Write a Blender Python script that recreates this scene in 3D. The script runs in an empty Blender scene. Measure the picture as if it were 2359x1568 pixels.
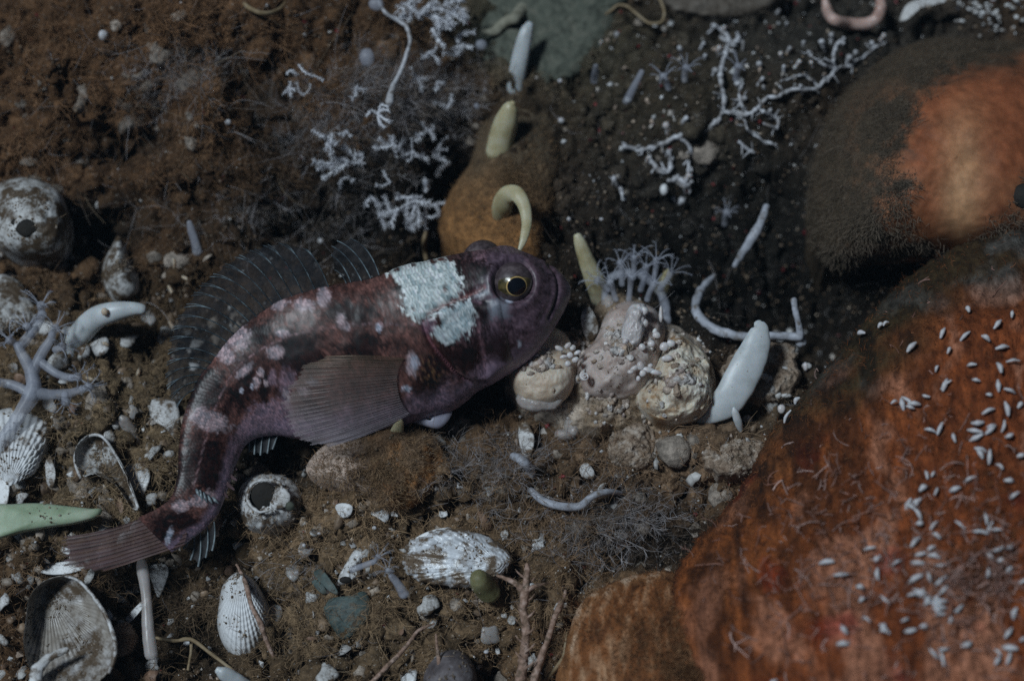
import bpy, math, random
import numpy as np
from mathutils import Vector

random.seed(11)
rng = np.random.default_rng(11)
sc = bpy.context.scene
COL = sc.collection
PI = math.pi

# ------------------------------------------------------------------ camera
# distances are metres; the photograph's frame is 0.41 m wide at the focal plane
FW, FH = 2358.0, 1568.0          # plan grid of the frame
K = 0.41 / FW                    # metres per grid unit at the focal plane
PITCH = math.radians(68)
D = 0.78
CAMP = np.array([0.0, -D * math.cos(PITCH), D * math.sin(PITCH)])
FWD = np.array([0.0, math.cos(PITCH), -math.sin(PITCH)])
UPV = np.array([0.0, math.sin(PITCH), math.cos(PITCH)])
RGT = np.array([1.0, 0.0, 0.0])
cam_d = bpy.data.cameras.new('camera')
cam = bpy.data.objects.new('camera', cam_d)
COL.objects.link(cam)
cam.location = CAMP
cam.rotation_euler = (PI / 2 - PITCH, 0, 0)
cam_d.sensor_width = 36.0
cam_d.lens = 36.0 * D / 0.41
cam_d.clip_start = 0.01
cam_d.clip_end = 60.0
cam_d.dof.use_dof = True
cam_d.dof.focus_distance = 0.742
cam_d.dof.aperture_fstop = 4.2
sc.camera = cam

# ------------------------------------------------------------------ light
SUN = np.array([-0.44, 0.03, 0.89]); SUN /= np.linalg.norm(SUN)
w = bpy.data.worlds.new('World'); sc.world = w; w.use_nodes = True
nt = w.node_tree
sky = nt.nodes.new('ShaderNodeTexSky'); sky.sky_type = 'NISHITA'; sky.sun_disc = False
sky.sun_elevation = math.asin(SUN[2]); sky.sun_rotation = math.atan2(SUN[0], SUN[1])
nt.links.new(sky.outputs[0], nt.nodes['Background'].inputs[0])
nt.nodes['Background'].inputs[1].default_value = 0.018
sl = bpy.data.lights.new('sun', 'SUN'); so = bpy.data.objects.new('sun', sl); COL.objects.link(so)
sl.energy = 4.8; sl.angle = math.radians(10.0); sl.color = (0.80, 0.92, 1.0)
so.rotation_euler = Vector(SUN).to_track_quat('Z', 'Y').to_euler()
so.location = (-0.3, 0.3, 1.2)
sc.view_settings.view_transform = 'Standard'
sc.view_settings.look = 'None'
sc.view_settings.exposure = -1.1
sc.view_settings.gamma = 1.0
sc.view_settings.use_curve_mapping = False
sc.render.engine = 'CYCLES'
sc.cycles.max_bounces = 6
sc.cycles.transparent_max_bounces = 24
sc.cycles.use_denoising = False

# ------------------------------------------------------------------ maths
def A(v): return np.asarray(v, float)
def ray(x, y):
    x = A(x); y = A(y)
    u = (x - FW / 2) * K; v = (FH / 2 - y) * K
    return D * FWD + u[..., None] * RGT + v[..., None] * UPV
def pt(x, y, z=0.0):                       # where the line of sight meets height z
    d = ray(x, y); t = (A(z) - CAMP[2]) / d[..., 2]
    return CAMP + d * t[..., None]
def cs(x, y, dep):                         # point at a given distance along the view axis
    return CAMP + ray(x, y) * (A(dep) / D)[..., None]
def depth(P): return (A(P) - CAMP) @ FWD
def proj(P):
    q = A(P) - CAMP; dz = q @ FWD
    return FW / 2 + (q @ RGT) / dz * D / K, FH / 2 - (q @ UPV) / dz * D / K

def _h(ix, iy, iz, seed):
    n = (ix * 374761393 + iy * 668265263 + iz * 1274126177 + seed * 974634777) & 0xffffffff
    n = ((n ^ (n >> 13)) * 1103515245) & 0xffffffff
    n = ((n ^ (n >> 16)) * 2246822519) & 0xffffffff
    return ((n ^ (n >> 15)) & 0xffffff) / float(0xffffff)
def vnoise(P, seed=0):
    P = A(P); I = np.floor(P).astype(np.int64); f = P - I; f = f * f * (3 - 2 * f)
    out = 0
    for a in (0, 1):
        for b in (0, 1):
            for c in (0, 1):
                wgt = (f[..., 0] if a else 1 - f[..., 0]) * (f[..., 1] if b else 1 - f[..., 1]) * (f[..., 2] if c else 1 - f[..., 2])
                out = out + wgt * _h(I[..., 0] + a, I[..., 1] + b, I[..., 2] + c, seed)
    return out * 2 - 1
def fbm(P, octv=4, seed=0, gain=0.5):
    s = 0; a = 1.0; t = 0; P = A(P)
    for o in range(octv):
        s = s + a * vnoise(P * (2.03 ** o) + 17.3 * o, seed + o); t += a; a *= gain
    return s / t
def fbm2(x, y, octv=4, seed=0, gain=0.5):
    return fbm(np.stack([x, y, np.zeros_like(x) + 0.37], -1), octv, seed, gain)
def sstep(a, b, x):
    t = np.clip((x - a) / (b - a), 0, 1); return t * t * (3 - 2 * t)
def catmull(P, n, closed=False):
    P = A(P); m = len(P)
    if closed: t = np.linspace(0, m, n, endpoint=False)
    else: t = np.linspace(0, m - 1, n)
    i = np.floor(t).astype(int)
    if not closed: i = np.minimum(i, m - 2)
    f = (t - i)[:, None]
    g = (lambda k: P[(i + k) % m]) if closed else (lambda k: P[np.clip(i + k, 0, m - 1)])
    p0, p1, p2, p3 = g(-1), g(0), g(1), g(2)
    return 0.5 * (2 * p1 + (p2 - p0) * f + (2 * p0 - 5 * p1 + 4 * p2 - p3) * f ** 2 + (3 * p1 - p0 - 3 * p2 + p3) * f ** 3)
def polydist(x, y, poly):                  # signed distance, positive inside
    poly = A(poly); x = A(x); y = A(y)
    ins = np.zeros(x.shape, bool); dm = np.full(x.shape, 1e9)
    n = len(poly)
    for k in range(n):
        ax, ay = poly[k]; bx, by = poly[(k + 1) % n]
        c = ((ay > y) != (by > y)) & (x < (bx - ax) * (y - ay) / (by - ay + 1e-12) + ax)
        ins ^= c
        ex, ey = bx - ax, by - ay
        t = np.clip(((x - ax) * ex + (y - ay) * ey) / (ex * ex + ey * ey + 1e-12), 0, 1)
        dm = np.minimum(dm, np.hypot(x - ax - t * ex, y - ay - t * ey))
    return np.where(ins, dm, -dm)
def linedist(x, y, pl):
    pl = A(pl); x = A(x); y = A(y); dm = np.full(x.shape, 1e9)
    for (ax, ay), (bx, by) in zip(pl[:-1], pl[1:]):
        ex, ey = bx - ax, by - ay
        t = np.clip(((x - ax) * ex + (y - ay) * ey) / (ex * ex + ey * ey + 1e-12), 0, 1)
        dm = np.minimum(dm, np.hypot(x - ax - t * ex, y - ay - t * ey))
    return dm

# ------------------------------------------------------------------ meshes
def mesh(name, V, F, smooth=True, color=None):
    V = np.ascontiguousarray(A(V).reshape(-1, 3), dtype=np.float32)
    if not isinstance(F, list): F = [F]
    F = [np.asarray(f, np.int32) for f in F if len(f)]
    me = bpy.data.meshes.new(name)
    me.vertices.add(len(V)); me.vertices.foreach_set('co', V.ravel())
    nl = sum(f.size for f in F); nf = sum(len(f) for f in F)
    me.loops.add(nl); me.polygons.add(nf)
    me.loops.foreach_set('vertex_index', np.concatenate([f.ravel() for f in F]))
    st = []; o = 0
    for f in F:
        st.append(o + np.arange(len(f), dtype=np.int32) * f.shape[1]); o += f.size
    me.polygons.foreach_set('loop_start', np.concatenate(st).astype(np.int32))
    me.polygons.foreach_set('use_smooth', np.full(nf, smooth, bool))
    me.update(calc_edges=True)
    if color is not None:
        ca = me.color_attributes.new('Col', 'FLOAT_COLOR', 'POINT')
        c = np.ones((len(V), 4), np.float32); c[:, :3] = color
        ca.data.foreach_set('color', c.ravel())
    return me
def thing(name, label, cat, loc=(0, 0, 0), group=None):
    o = bpy.data.objects.new(name, None); o.empty_display_size = 0.005
    COL.objects.link(o); o.location = Vector(loc)
    o['label'] = label; o['category'] = cat
    if group: o['group'] = group
    o['_'] = 0; del o['_']
    return o
def put(name, VF, m, parent=None, label=None, cat=None, group=None, kind=None, color=None, smooth=True):
    V, F = VF; V = A(V).reshape(-1, 3)
    if parent is None:
        base = np.array([V[:, 0].mean(), V[:, 1].mean(), V[:, 2].min()])
        if kind: base = np.zeros(3)
    else:
        base = np.zeros(3); p = parent
        while p is not None:
            base = base + np.array(p.location); p = p.parent
    o = bpy.data.objects.new(name, mesh(name, V - base, F, smooth, color))
    COL.objects.link(o)
    if parent is None: o.location = Vector(base)
    else: o.parent = parent
    if m is not None: o.data.materials.append(m)
    if label: o['label'] = label
    if cat: o['category'] = cat
    if group: o['group'] = group
    if kind: o['kind'] = kind
    return o
def cat_vf(lst):
    Vs, Fs, o = [], {}, 0
    for V, F in lst:
        V = A(V).reshape(-1, 3)
        for f in (F if isinstance(F, list) else [F]):
            f = np.asarray(f)
            if len(f): Fs.setdefault(f.shape[1], []).append(f + o)
        Vs.append(V); o += len(V)
    return np.concatenate(Vs), [np.concatenate(v) for v in Fs.values()]
def grid_f(n, m, wrap=False):               # n rows, m columns
    i = np.arange(n - 1)[:, None]; j = np.arange(m if wrap else m - 1)[None, :]
    a = i * m + j; b = i * m + (j + 1) % m
    return np.stack([a, b, b + m, a + m], -1).reshape(-1, 4)
def tubes(P, R, sides=3):                   # P (n,m,3), R (n,m): many thin tubes at once
    P = A(P); R = A(R); n, m, _ = P.shape
    T = np.gradient(P, axis=1); T /= np.linalg.norm(T, axis=2, keepdims=True) + 1e-12
    ref = np.where(np.abs(T[..., 2:3]) > 0.85, np.array([1.0, 0, 0]), np.array([0, 0, 1.0]))
    N = np.cross(T, ref); N /= np.linalg.norm(N, axis=2, keepdims=True) + 1e-12
    B = np.cross(T, N)
    a = np.arange(sides) * 2 * PI / sides
    if sides == 2: a = np.array([0.35, PI + 0.35])
    V = P[:, :, None, :] + R[:, :, None, None] * (np.cos(a)[:, None] * N[:, :, None, :] + np.sin(a)[:, None] * B[:, :, None, :])
    f = grid_f(m, sides, sides > 2)
    F = (np.arange(n)[:, None, None] * (m * sides) + f[None]).reshape(-1, 4)
    return V.reshape(-1, 3), F
def tube(P, R, sides=10, n=40, flat=1.0, fdir=None, lump=0.0, lf=600, seed=0, ridges=0, rd=0.0):
    """one tapering tube with rounded ends along a spline; flat<1 flattens it across fdir"""
    Q = catmull(np.column_stack([A(P), A(R)]), n); P = Q[:, :3]; R = np.maximum(Q[:, 3], 1e-5)
    T = np.gradient(P, axis=0); T /= np.linalg.norm(T, axis=1, keepdims=True) + 1e-12
    fd = -FWD if fdir is None else A(fdir)
    N = fd - T * (T @ fd)[:, None]; N /= np.linalg.norm(N, axis=1, keepdims=True) + 1e-12
    B = np.cross(T, N)
    a = np.arange(sides) * 2 * PI / sides
    rr = R[:, None] * (1 + rd * np.cos(ridges * a)[None, :] if ridges else np.ones(sides)[None, :])
    V = P[:, None, :] + rr[..., None] * (flat * np.cos(a)[None, :, None] * N[:, None, :] + np.sin(a)[None, :, None] * B[:, None, :])
    if lump:
        nv = fbm(V * lf, 3, seed)
        V = P[:, None, :] + (V - P[:, None, :]) * (1 + lump * nv[..., None])
    ends = []
    for idx, sg in ((0, -1), (-1, 1)):      # rounded caps
        for k in (0.6, 0.9):
            sc_ = math.sqrt(max(0, 1 - k * k))
            ends.append((P[idx] + (V[idx] - P[idx]) * sc_ + sg * T[idx] * R[idx] * k * 0.8, idx))
    rows = [ends[1][0], ends[0][0]] + [V[i] for i in range(n)] + [ends[2][0], ends[3][0]]
    VV = np.array(rows).reshape(-1, 3); m = n + 4
    F = grid_f(m, sides, True)
    c0 = len(VV); VV = np.vstack([VV, VV[:sides].mean(0), VV[-sides:].mean(0)])
    j = np.arange(sides); jn = (j + 1) % sides
    T1 = np.stack([np.full(sides, c0), jn, j], -1)
    L = (m - 1) * sides
    T2 = np.stack([np.full(sides, c0 + 1), L + j, L + jn], -1)
    return VV, [F, np.vstack([T1, T2])]
def ico(c, r, n1=10, n2=14, lump=0.0, lf=300, seed=0, axis=None):
    """lumpy ellipsoid: r is a radius or three radii, axis an optional 3x3 of directions"""
    c = A(c); r = A(r) * np.ones(3)
    th = np.linspace(0, PI, n1 + 1)[1:-1]; ph = np.arange(n2) * 2 * PI / n2
    U = np.stack([np.sin(th)[:, None] * np.cos(ph), np.sin(th)[:, None] * np.sin(ph), np.cos(th)[:, None] * np.ones(n2)], -1)
    U = np.vstack([U.reshape(-1, 3), [0, 0, 1], [0, 0, -1]])
    M = np.eye(3) if axis is None else A(axis)
    V = (U * r) @ M
    if lump:
        V = V * (1 + lump * fbm((V + c) * lf, 3, seed))[:, None]
    n = n1 - 1; F = grid_f(n, n2, True)[:, ::-1]; j = np.arange(n2); jn = (j + 1) % n2
    t1 = np.stack([np.full(n2, n * n2), j, jn], -1); t2 = np.stack([np.full(n2, n * n2 + 1), (n - 1) * n2 + jn, (n - 1) * n2 + j], -1)
    return V + c, [F, np.vstack([t1, t2])]
CAMROT = np.array([RGT, UPV, -FWD])          # rows: across, up the view, towards the viewer
EXCL = []                                    # plan outlines that the turf must not root in
def dome(outl, z0, hgt, ctr=None, N=90, J=26, p=2.0, lump=0.0, lf=120, skirt=0.012, ribs=0, rd=0.0, grow=0, gd=0.0,
         seed=0, concave=False, rim=0.12, thick=0.0, edge=0.0, excl=True, fine=0.0, ff=500, close=True):
    """a mound or a shell valve from its plan outline: rings climb from the rim to the crown"""
    o = catmull(outl, N, True); c = o.mean(0) if ctr is None else A(ctr)
    if np.sum(o[:, 0] * np.roll(o[:, 1], -1) - np.roll(o[:, 0], -1) * o[:, 1]) > 0: o = o[::-1]
    if excl: EXCL.append(A(outl))
    if edge:
        k = np.arange(N); o = o + (o - c) * (edge * fbm2(k * 0.35, k * 0.0 + seed, 3, seed))[:, None]
    f = np.linspace(0, 1, J + 1)[:-1]
    if not concave: pr = (1 - (1 - f) ** p) ** (1 / p)
    else: pr = -(1 - (1 - f) ** p) ** (1 / p) + rim * 0
    ang = np.linspace(0, 2 * PI, N, endpoint=False)
    XY = o[None] * (1 - f)[:, None, None] + c * f[:, None, None]
    Z = z0 + hgt * pr[:, None] * np.ones(N)
    d = o - c; phi = np.unwrap(np.arctan2(d[:, 1], d[:, 0]))
    if ribs: Z = Z + rd * np.cos(ribs * phi)[None] * ((1 - f) ** 0.7 * np.minimum(1, (1 - f) * 6))[:, None]
    if grow: Z = Z + gd * np.sin(grow * 2 * PI * (1 - f) ** 1.3)[:, None] * np.ones(N)
    P = pt(XY[..., 0], XY[..., 1], Z)
    if lump or fine:
        b = fbm(P * lf, 4, seed) * lump + (fbm(P * ff, 3, seed + 9) * fine if fine else 0)
        P = P + np.array([0, -0.15, 0.98]) * (b * np.minimum(1, f * 6 + 0.15)[:, None])[..., None]
    top = pt(c[0], c[1], z0 + hgt * (1 if not concave else -1))
    rows = [P[j] for j in range(J)]
    if thick:
        low = P - np.array([0, 0, thick])
        rows = [low[j] for j in range(J - 1, -1, -1)] + rows
        top2 = top - np.array([0, 0, thick])
    else:
        s = P[0] * 0.97 + P[0].mean(0) * 0.03; s = s - np.array([0, 0, skirt]); rows = [s] + rows
    V = np.array(rows).reshape(-1, 3); m = len(rows); F = grid_f(m, N, True)
    j = np.arange(N); jn = (j + 1) % N; L = (m - 1) * N; c0 = len(V)
    ex = [top]; T = [np.stack([np.full(N, c0), L + j, L + jn], -1)]
    if thick: ex.append(top2); T.append(np.stack([np.full(N, c0 + 1), jn, j], -1))
    return np.vstack([V] + ex), [F, np.vstack(T)]

# ------------------------------------------------------------------ materials
def nodes_of(name):
    m = bpy.data.materials.new(name); m.use_nodes = True
    t = m.node_tree; return m, t, t.nodes['Principled BSDF']
def mat(name, cols, scale=250, rough=0.6, bump=0.25, bscale=None, dist=0.0008, spec=0.4, sss=0.0, sssr=0.002, alpha=1.0,
        attr=False, speck=None, speck_s=900, speck_t=0.62, contrast=0.18, silt=None, silt_t=0.5, silt_s=140, trans=0.0, coat=0.0, stretch=None, aniso=None):
    m, t, b = nodes_of(name); L = t.links; N = t.nodes
    tc = N.new('ShaderNodeTexCoord'); src = tc.outputs['Object']
    if stretch is not None:
        mp = N.new('ShaderNodeMapping'); mp.inputs['Scale'].default_value = stretch
        L.new(src, mp.inputs['Vector']); src = mp.outputs[0]
    def noise(s, det=5, rgh=0.6):
        n = N.new('ShaderNodeTexNoise'); n.inputs['Scale'].default_value = s; n.inputs['Detail'].default_value = det; n.inputs['Roughness'].default_value = rgh
        L.new(src, n.inputs['Vector']); return n.outputs['Fac']
    def mix(mode, fac, a, bb):
        x = N.new('ShaderNodeMix'); x.data_type = 'RGBA'; x.blend_type = mode
        for sck, v in ((x.inputs[0], fac), (x.inputs[6], a), (x.inputs[7], bb)):
            if hasattr(v, 'is_output'): L.new(v, sck)
            else: sck.default_value = v if not isinstance(v, tuple) else (*v, 1.0)
        return x.outputs[2]
    def ramp(fac, stops, interp='LINEAR'):
        r = N.new('ShaderNodeValToRGB'); r.color_ramp.interpolation = interp
        e = r.color_ramp.elements
        while len(e) < len(stops): e.new(0.5)
        for q, (p, c) in zip(e, stops): q.position = p; q.color = (*c, 1) if isinstance(c, tuple) else (c, c, c, 1)
        L.new(fac, r.inputs[0]); return r.outputs[0]
    n1 = noise(scale)
    k = len(cols)
    st = [(0.5 - contrast + 2 * contrast * i / max(1, k - 1), c) for i, c in enumerate(cols)]
    base = ramp(n1, st)
    if attr:
        va = N.new('ShaderNodeVertexColor'); va.layer_name = 'Col'
        base = mix('MULTIPLY', 1.0, va.outputs[0], base)
    if speck is not None:
        f = ramp(noise(speck_s, 2, 0.5), [(speck_t, 0.0), (speck_t + 0.04, 1.0)])
        base = mix('MIX', f, base, speck)
    if silt is not None:
        f = ramp(noise(silt_s, 6, 0.7), [(silt_t - 0.06, 0.0), (silt_t + 0.06, 1.0)])
        base = mix('MIX', f, base, silt)
    L.new(base, b.inputs['Base Color'])
    b.inputs['Roughness'].default_value = rough
    b.inputs['Specular IOR Level'].default_value = spec
    b.inputs['Alpha'].default_value = alpha
    if coat: b.inputs['Coat Weight'].default_value = coat; b.inputs['Coat Roughness'].default_value = 0.15
    if trans: b.inputs['Transmission Weight'].default_value = trans; b.inputs['IOR'].default_value = 1.15
    if sss:
        b.inputs['Subsurface Weight'].default_value = sss; b.inputs['Subsurface Radius'].default_value = (1.0, 0.6, 0.4); b.inputs['Subsurface Scale'].default_value = sssr
    if bump:
        bp = N.new('ShaderNodeBump'); bp.inputs['Strength'].default_value = bump; bp.inputs['Distance'].default_value = dist
        L.new(noise(bscale or scale * 3, 6, 0.65), bp.inputs['Height']); L.new(bp.outputs[0], b.inputs['Normal'])
    return m
BROWN = (0.095, 0.058, 0.034)
M = {}
M['seabed'] = mat('seabed_silt', [(0.45, 0.43, 0.42), (0.95, 0.93, 0.9), (1.6, 1.5, 1.4)], 260, 0.85, 0.9, 900, 0.0016, 0.2, attr=True, speck=(0.30, 0.27, 0.24), speck_s=1100, speck_t=0.67, contrast=0.24)
M['shell'] = mat('bleached_shell', [(0.42, 0.40, 0.38), (0.66, 0.66, 0.67), (0.80, 0.81, 0.82)], 160, 0.45, 0.35, 1200, 0.0005, 0.5, silt=(0.12, 0.085, 0.058), silt_t=0.52, silt_s=150)
M['shell_clean'] = mat('white_shell', [(0.56, 0.55, 0.54), (0.74, 0.75, 0.77), (0.84, 0.85, 0.86)], 130, 0.38, 0.3, 1500, 0.0004, 0.5, silt=(0.16, 0.115, 0.08), silt_t=0.575, silt_s=200)
M['shell_dirty'] = mat('silted_shell', [(0.36, 0.34, 0.32), (0.60, 0.60, 0.60), (0.74, 0.75, 0.76)], 160, 0.5, 0.4, 1100, 0.0006, 0.4, silt=(0.085, 0.058, 0.036), silt_t=0.49, silt_s=110)
M['shell_brown'] = mat('brown_shell', [(0.12, 0.065, 0.04), (0.26, 0.16, 0.11), (0.40, 0.30, 0.24)], 200, 0.5, 0.3, 1100, 0.0005, 0.4)
M['orange'] = mat('orange_sponge_skin', [(0.35, 0.33, 0.32), (1.0, 1.0, 1.0), (1.7, 1.8, 1.9)], 230, 0.75, 0.9, 700, 0.0016, 0.25, attr=True, contrast=0.2, stretch=(1.7, .6, 1))
M['ball'] = mat('ball_sponge_skin', [(0.75, 0.75, 0.75), (1.0, 1.0, 1.0), (1.3, 1.3, 1.3)], 200, 0.65, 0.1, 1200, 0.0005, 0.25, attr=True, sss=0.25, sssr=0.004)
M['sponge_tex'] = mat('sponge_skin', [(0.55, 0.55, 0.55), (1.0, 1.0, 1.0), (1.45, 1.45, 1.45)], 330, 0.8, 0.7, 1400, 0.0008, 0.25, attr=True, sss=0.1, speck=(0.03, 0.022, 0.016), speck_s=1500, speck_t=0.66)
M['papilla'] = mat('yellow_papilla', [(0.36, 0.30, 0.16), (0.48, 0.43, 0.27), (0.56, 0.53, 0.40)], 120, 0.4, 0.2, 900, 0.0003, 0.5, sss=0.5, sssr=0.003)
M['papilla_pale'] = mat('pale_papilla', [(0.42, 0.45, 0.46), (0.54, 0.57, 0.59), (0.62, 0.65, 0.67)], 120, 0.4, 0.12, 900, 0.0003, 0.5, sss=0.5, sssr=0.003, speck=(0.3, 0.24, 0.18), speck_s=700, speck_t=0.72)
M['leaf'] = mat('pale_green_blade', [(0.26, 0.34, 0.22), (0.36, 0.45, 0.31), (0.44, 0.50, 0.38)], 110, 0.5, 0.2, 700, 0.0003, 0.4, sss=0.3, sssr=0.002)
M['peach'] = mat('peach_flesh', [(0.40, 0.28, 0.19), (0.56, 0.45, 0.35), (0.66, 0.58, 0.49)], 130, 0.45, 0.4, 800, 0.0006, 0.35, sss=0.5, sssr=0.004, speck=(0.13, 0.085, 0.05), speck_s=900, speck_t=0.70)
M['jelly'] = mat('translucent_flesh', [(0.42, 0.37, 0.35), (0.55, 0.50, 0.48), (0.62, 0.58, 0.58)], 120, 0.3, 0.15, 700, 0.0004, 0.5, sss=0.4, sssr=0.004, alpha=0.62)
M['mauve'] = mat('mauve_flesh', [(0.34, 0.25, 0.22), (0.48, 0.39, 0.35), (0.58, 0.50, 0.47)], 130, 0.45, 0.4, 700, 0.0006, 0.35, sss=0.5, sssr=0.004, speck=(0.14, 0.09, 0.07), speck_s=1000, speck_t=0.68)
M['cream'] = mat('cream_sponge', [(0.34, 0.20, 0.10), (0.60, 0.51, 0.40), (0.74, 0.69, 0.61)], 120, 0.6, 0.7, 600, 0.001, 0.3, sss=0.3, sssr=0.003, contrast=0.14)
M['bud'] = mat('white_bud', [(0.46, 0.41, 0.40), (0.60, 0.56, 0.56), (0.70, 0.68, 0.69)], 200, 0.35, 0.1, 900, 0.0003, 0.5, sss=0.4, sssr=0.002)
M['tubewhite'] = mat('white_tube', [(0.20, 0.18, 0.17), (0.50, 0.50, 0.53), (0.68, 0.69, 0.74)], 260, 0.5, 0.4, 1100, 0.0005, 0.4, contrast=0.16)
M['polyp'] = mat('pale_polyp', [(0.36, 0.38, 0.46), (0.48, 0.50, 0.58), (0.60, 0.62, 0.70)], 200, 0.4, 0.1, 900, 0.0003, 0.4, alpha=0.42)
M['bluetube'] = mat('bluish_tube', [(0.22, 0.21, 0.22), (0.42, 0.44, 0.50), (0.58, 0.60, 0.68)], 170, 0.45, 0.3, 900, 0.0004, 0.4, silt=(0.16, 0.13, 0.10), silt_t=0.6, silt_s=260, alpha=0.9)
M['feather'] = mat('white_feather', [(0.52, 0.52, 0.56), (0.68, 0.69, 0.74), (0.80, 0.81, 0.85)], 220, 0.55, 0.2, 1200, 0.0004, 0.3)
M['twig'] = mat('pink_twig', [(0.15, 0.09, 0.06), (0.36, 0.23, 0.175), (0.54, 0.40, 0.34)], 420, 0.7, 0.8, 1100, 0.0008, 0.3, silt=(.13, .09, .06), silt_t=.56, silt_s=330)
M['pinkworm'] = mat('pink_worm', [(0.40, 0.24, 0.20), (0.54, 0.38, 0.33), (0.62, 0.47, 0.43)], 150, 0.35, 0.15, 900, 0.0003, 0.5, sss=0.4)
M['thread'] = mat('tan_thread', [(0.14, 0.10, 0.055), (0.26, 0.19, 0.11), (0.34, 0.27, 0.18)], 200, 0.6, 0.2, 900, 0.0003, 0.3)
M['teal'] = mat('teal_flake', [(0.035, 0.05, 0.05), (0.075, 0.105, 0.10), (0.14, 0.19, 0.18)], 160, 0.55, 0.5, 900, 0.0005, 0.35, silt=(0.10, 0.07, 0.045), silt_t=0.55)
M['green'] = mat('green_tunicate', [(0.12, 0.115, 0.05), (0.19, 0.18, 0.085), (0.27, 0.26, 0.15)], 160, 0.6, 0.5, 700, 0.0003, 0.5, sss=0.5)
M['sandrock'] = mat('sandy_crust', [(0.16, 0.10, 0.065), (0.38, 0.29, 0.22), (0.62, 0.55, 0.49)], 260, 0.8, 0.9, 900, 0.0014, 0.3, contrast=0.2, silt=(0.09, 0.06, 0.04), silt_t=0.58)
M['greysponge'] = mat('grey_green_sponge', [(0.055, 0.06, 0.048), (0.10, 0.11, 0.088), (0.15, 0.15, 0.12)], 200, 0.8, 0.5, 1000, 0.0006, 0.2, speck=(0.035, 0.03, 0.022), speck_s=1300, speck_t=0.64)
M['grit'] = mat('grit', [(0.7, 0.7, 0.7), (1.0, 1.0, 1.0), (1.2, 1.2, 1.2)], 400, 0.5, 0, attr=True)
M['hair'] = mat('hydroid_threads', [(0.8, 0.8, 0.8), (1.0, 1.0, 1.0), (1.2, 1.2, 1.2)], 400, 0.7, 0, attr=True, spec=0.2)
M['dark'] = mat('dark_hollow', [(0.01, 0.008, 0.007), (0.02, 0.016, 0.012)], 300, 0.8, 0.2)
M['red'] = mat('red_tissue', [(0.16, 0.02, 0.02), (0.34, 0.05, 0.05)], 300, 0.5, 0.2)
M['grain'] = mat('white_grain', [(0.48, 0.46, 0.47), (0.66, 0.66, 0.70)], 300, 0.4, 0.1, sss=0.2)

# ------------------------------------------------------------------ seabed
BUMPS = [  # plan x, y, radius across, radius along, height (m)
    (250, 130, 420, 220, 0.026), (130, 250, 130, 70, 0.016), (430, 120, 150, 80, 0.016), (480, 310, 75, 55, 0.020), (300, 330, 100, 60, -0.020), (590, 225, 60, 45, -0.018), (660, 120, 130, 80, 0.012), (80, 350, 110, 50, 0.012), (340, 420, 110, 45, 0.012), (560, 400, 90, 50, 0.010), (640, 330, 70, 40, -0.016), (180, 160, 60, 40, -0.012), (620, 250, 260, 200, 0.008), (760, 60, 260, 150, 0.010), (1000, 60, 160, 90, 0.014),
    (240, 505, 75, 60, -0.030), (760, 490, 190, 75, -0.030), (1045, 410, 65, 130, -0.050), (870, 260, 150, 120, 0.016),
    (960, 545, 140, 50, -0.034),
    (1190, 380, 100, 260, 0.010), (1500, 120, 300, 130, 0.006), (1640, 250, 200, 90, 0.012), (1860, 150, 150, 90, 0.014),
    (1700, 480, 220, 100, -0.020), (1780, 620, 170, 90, -0.050), (1930, 700, 130, 100, -0.060), (1560, 560, 120, 60, -0.018),
    (1450, 830, 230, 120, 0.012), (1780, 880, 100, 70, 0.006), (1690, 1040, 130, 60, 0.012), (1550, 1060, 200, 70, 0.006),
    (620, 1060, 110, 45, -0.020), (1120, 915, 70, 40, -0.024), (900, 1090, 140, 80, 0.010), (560, 1330, 90, 90, -0.012), (480, 1480, 70, 60, -0.022),
    (1250, 1130, 200, 80, 0.006), (1050, 1290, 160, 80, 0.005), (800, 1180, 160, 90, 0.005), (1530, 1250, 120, 60, -0.014),
    (150, 900, 160, 200, 0.004), (350, 1350, 70, 110, -0.022), (90, 1340, 60, 50, -0.014), (1180, 1200, 90, 50, -0.006),
    (1850, 460, 120, 120, -0.016), (690, 1480, 150, 80, 0.004), (420, 760, 130, 130, -0.010),
]
_r = np.random.default_rng(91)
for _ in range(70):
    _x, _y = (_r.uniform(0, 700), _r.uniform(600, 1568)) if _r.random() < .6 else (_r.uniform(550, 1500), _r.uniform(1080, 1568))
    BUMPS.append((_x, _y, _r.uniform(14, 34), _r.uniform(12, 28), -_r.uniform(.006, .014)))
for _ in range(60):
    _x, _y = (_r.uniform(0, 700), _r.uniform(0, 1568)) if _r.random() < .6 else (_r.uniform(550, 1500), _r.uniform(1080, 1568))
    BUMPS.append((_x, _y, _r.uniform(18, 50), _r.uniform(16, 40), _r.uniform(.003, .008)))
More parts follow.
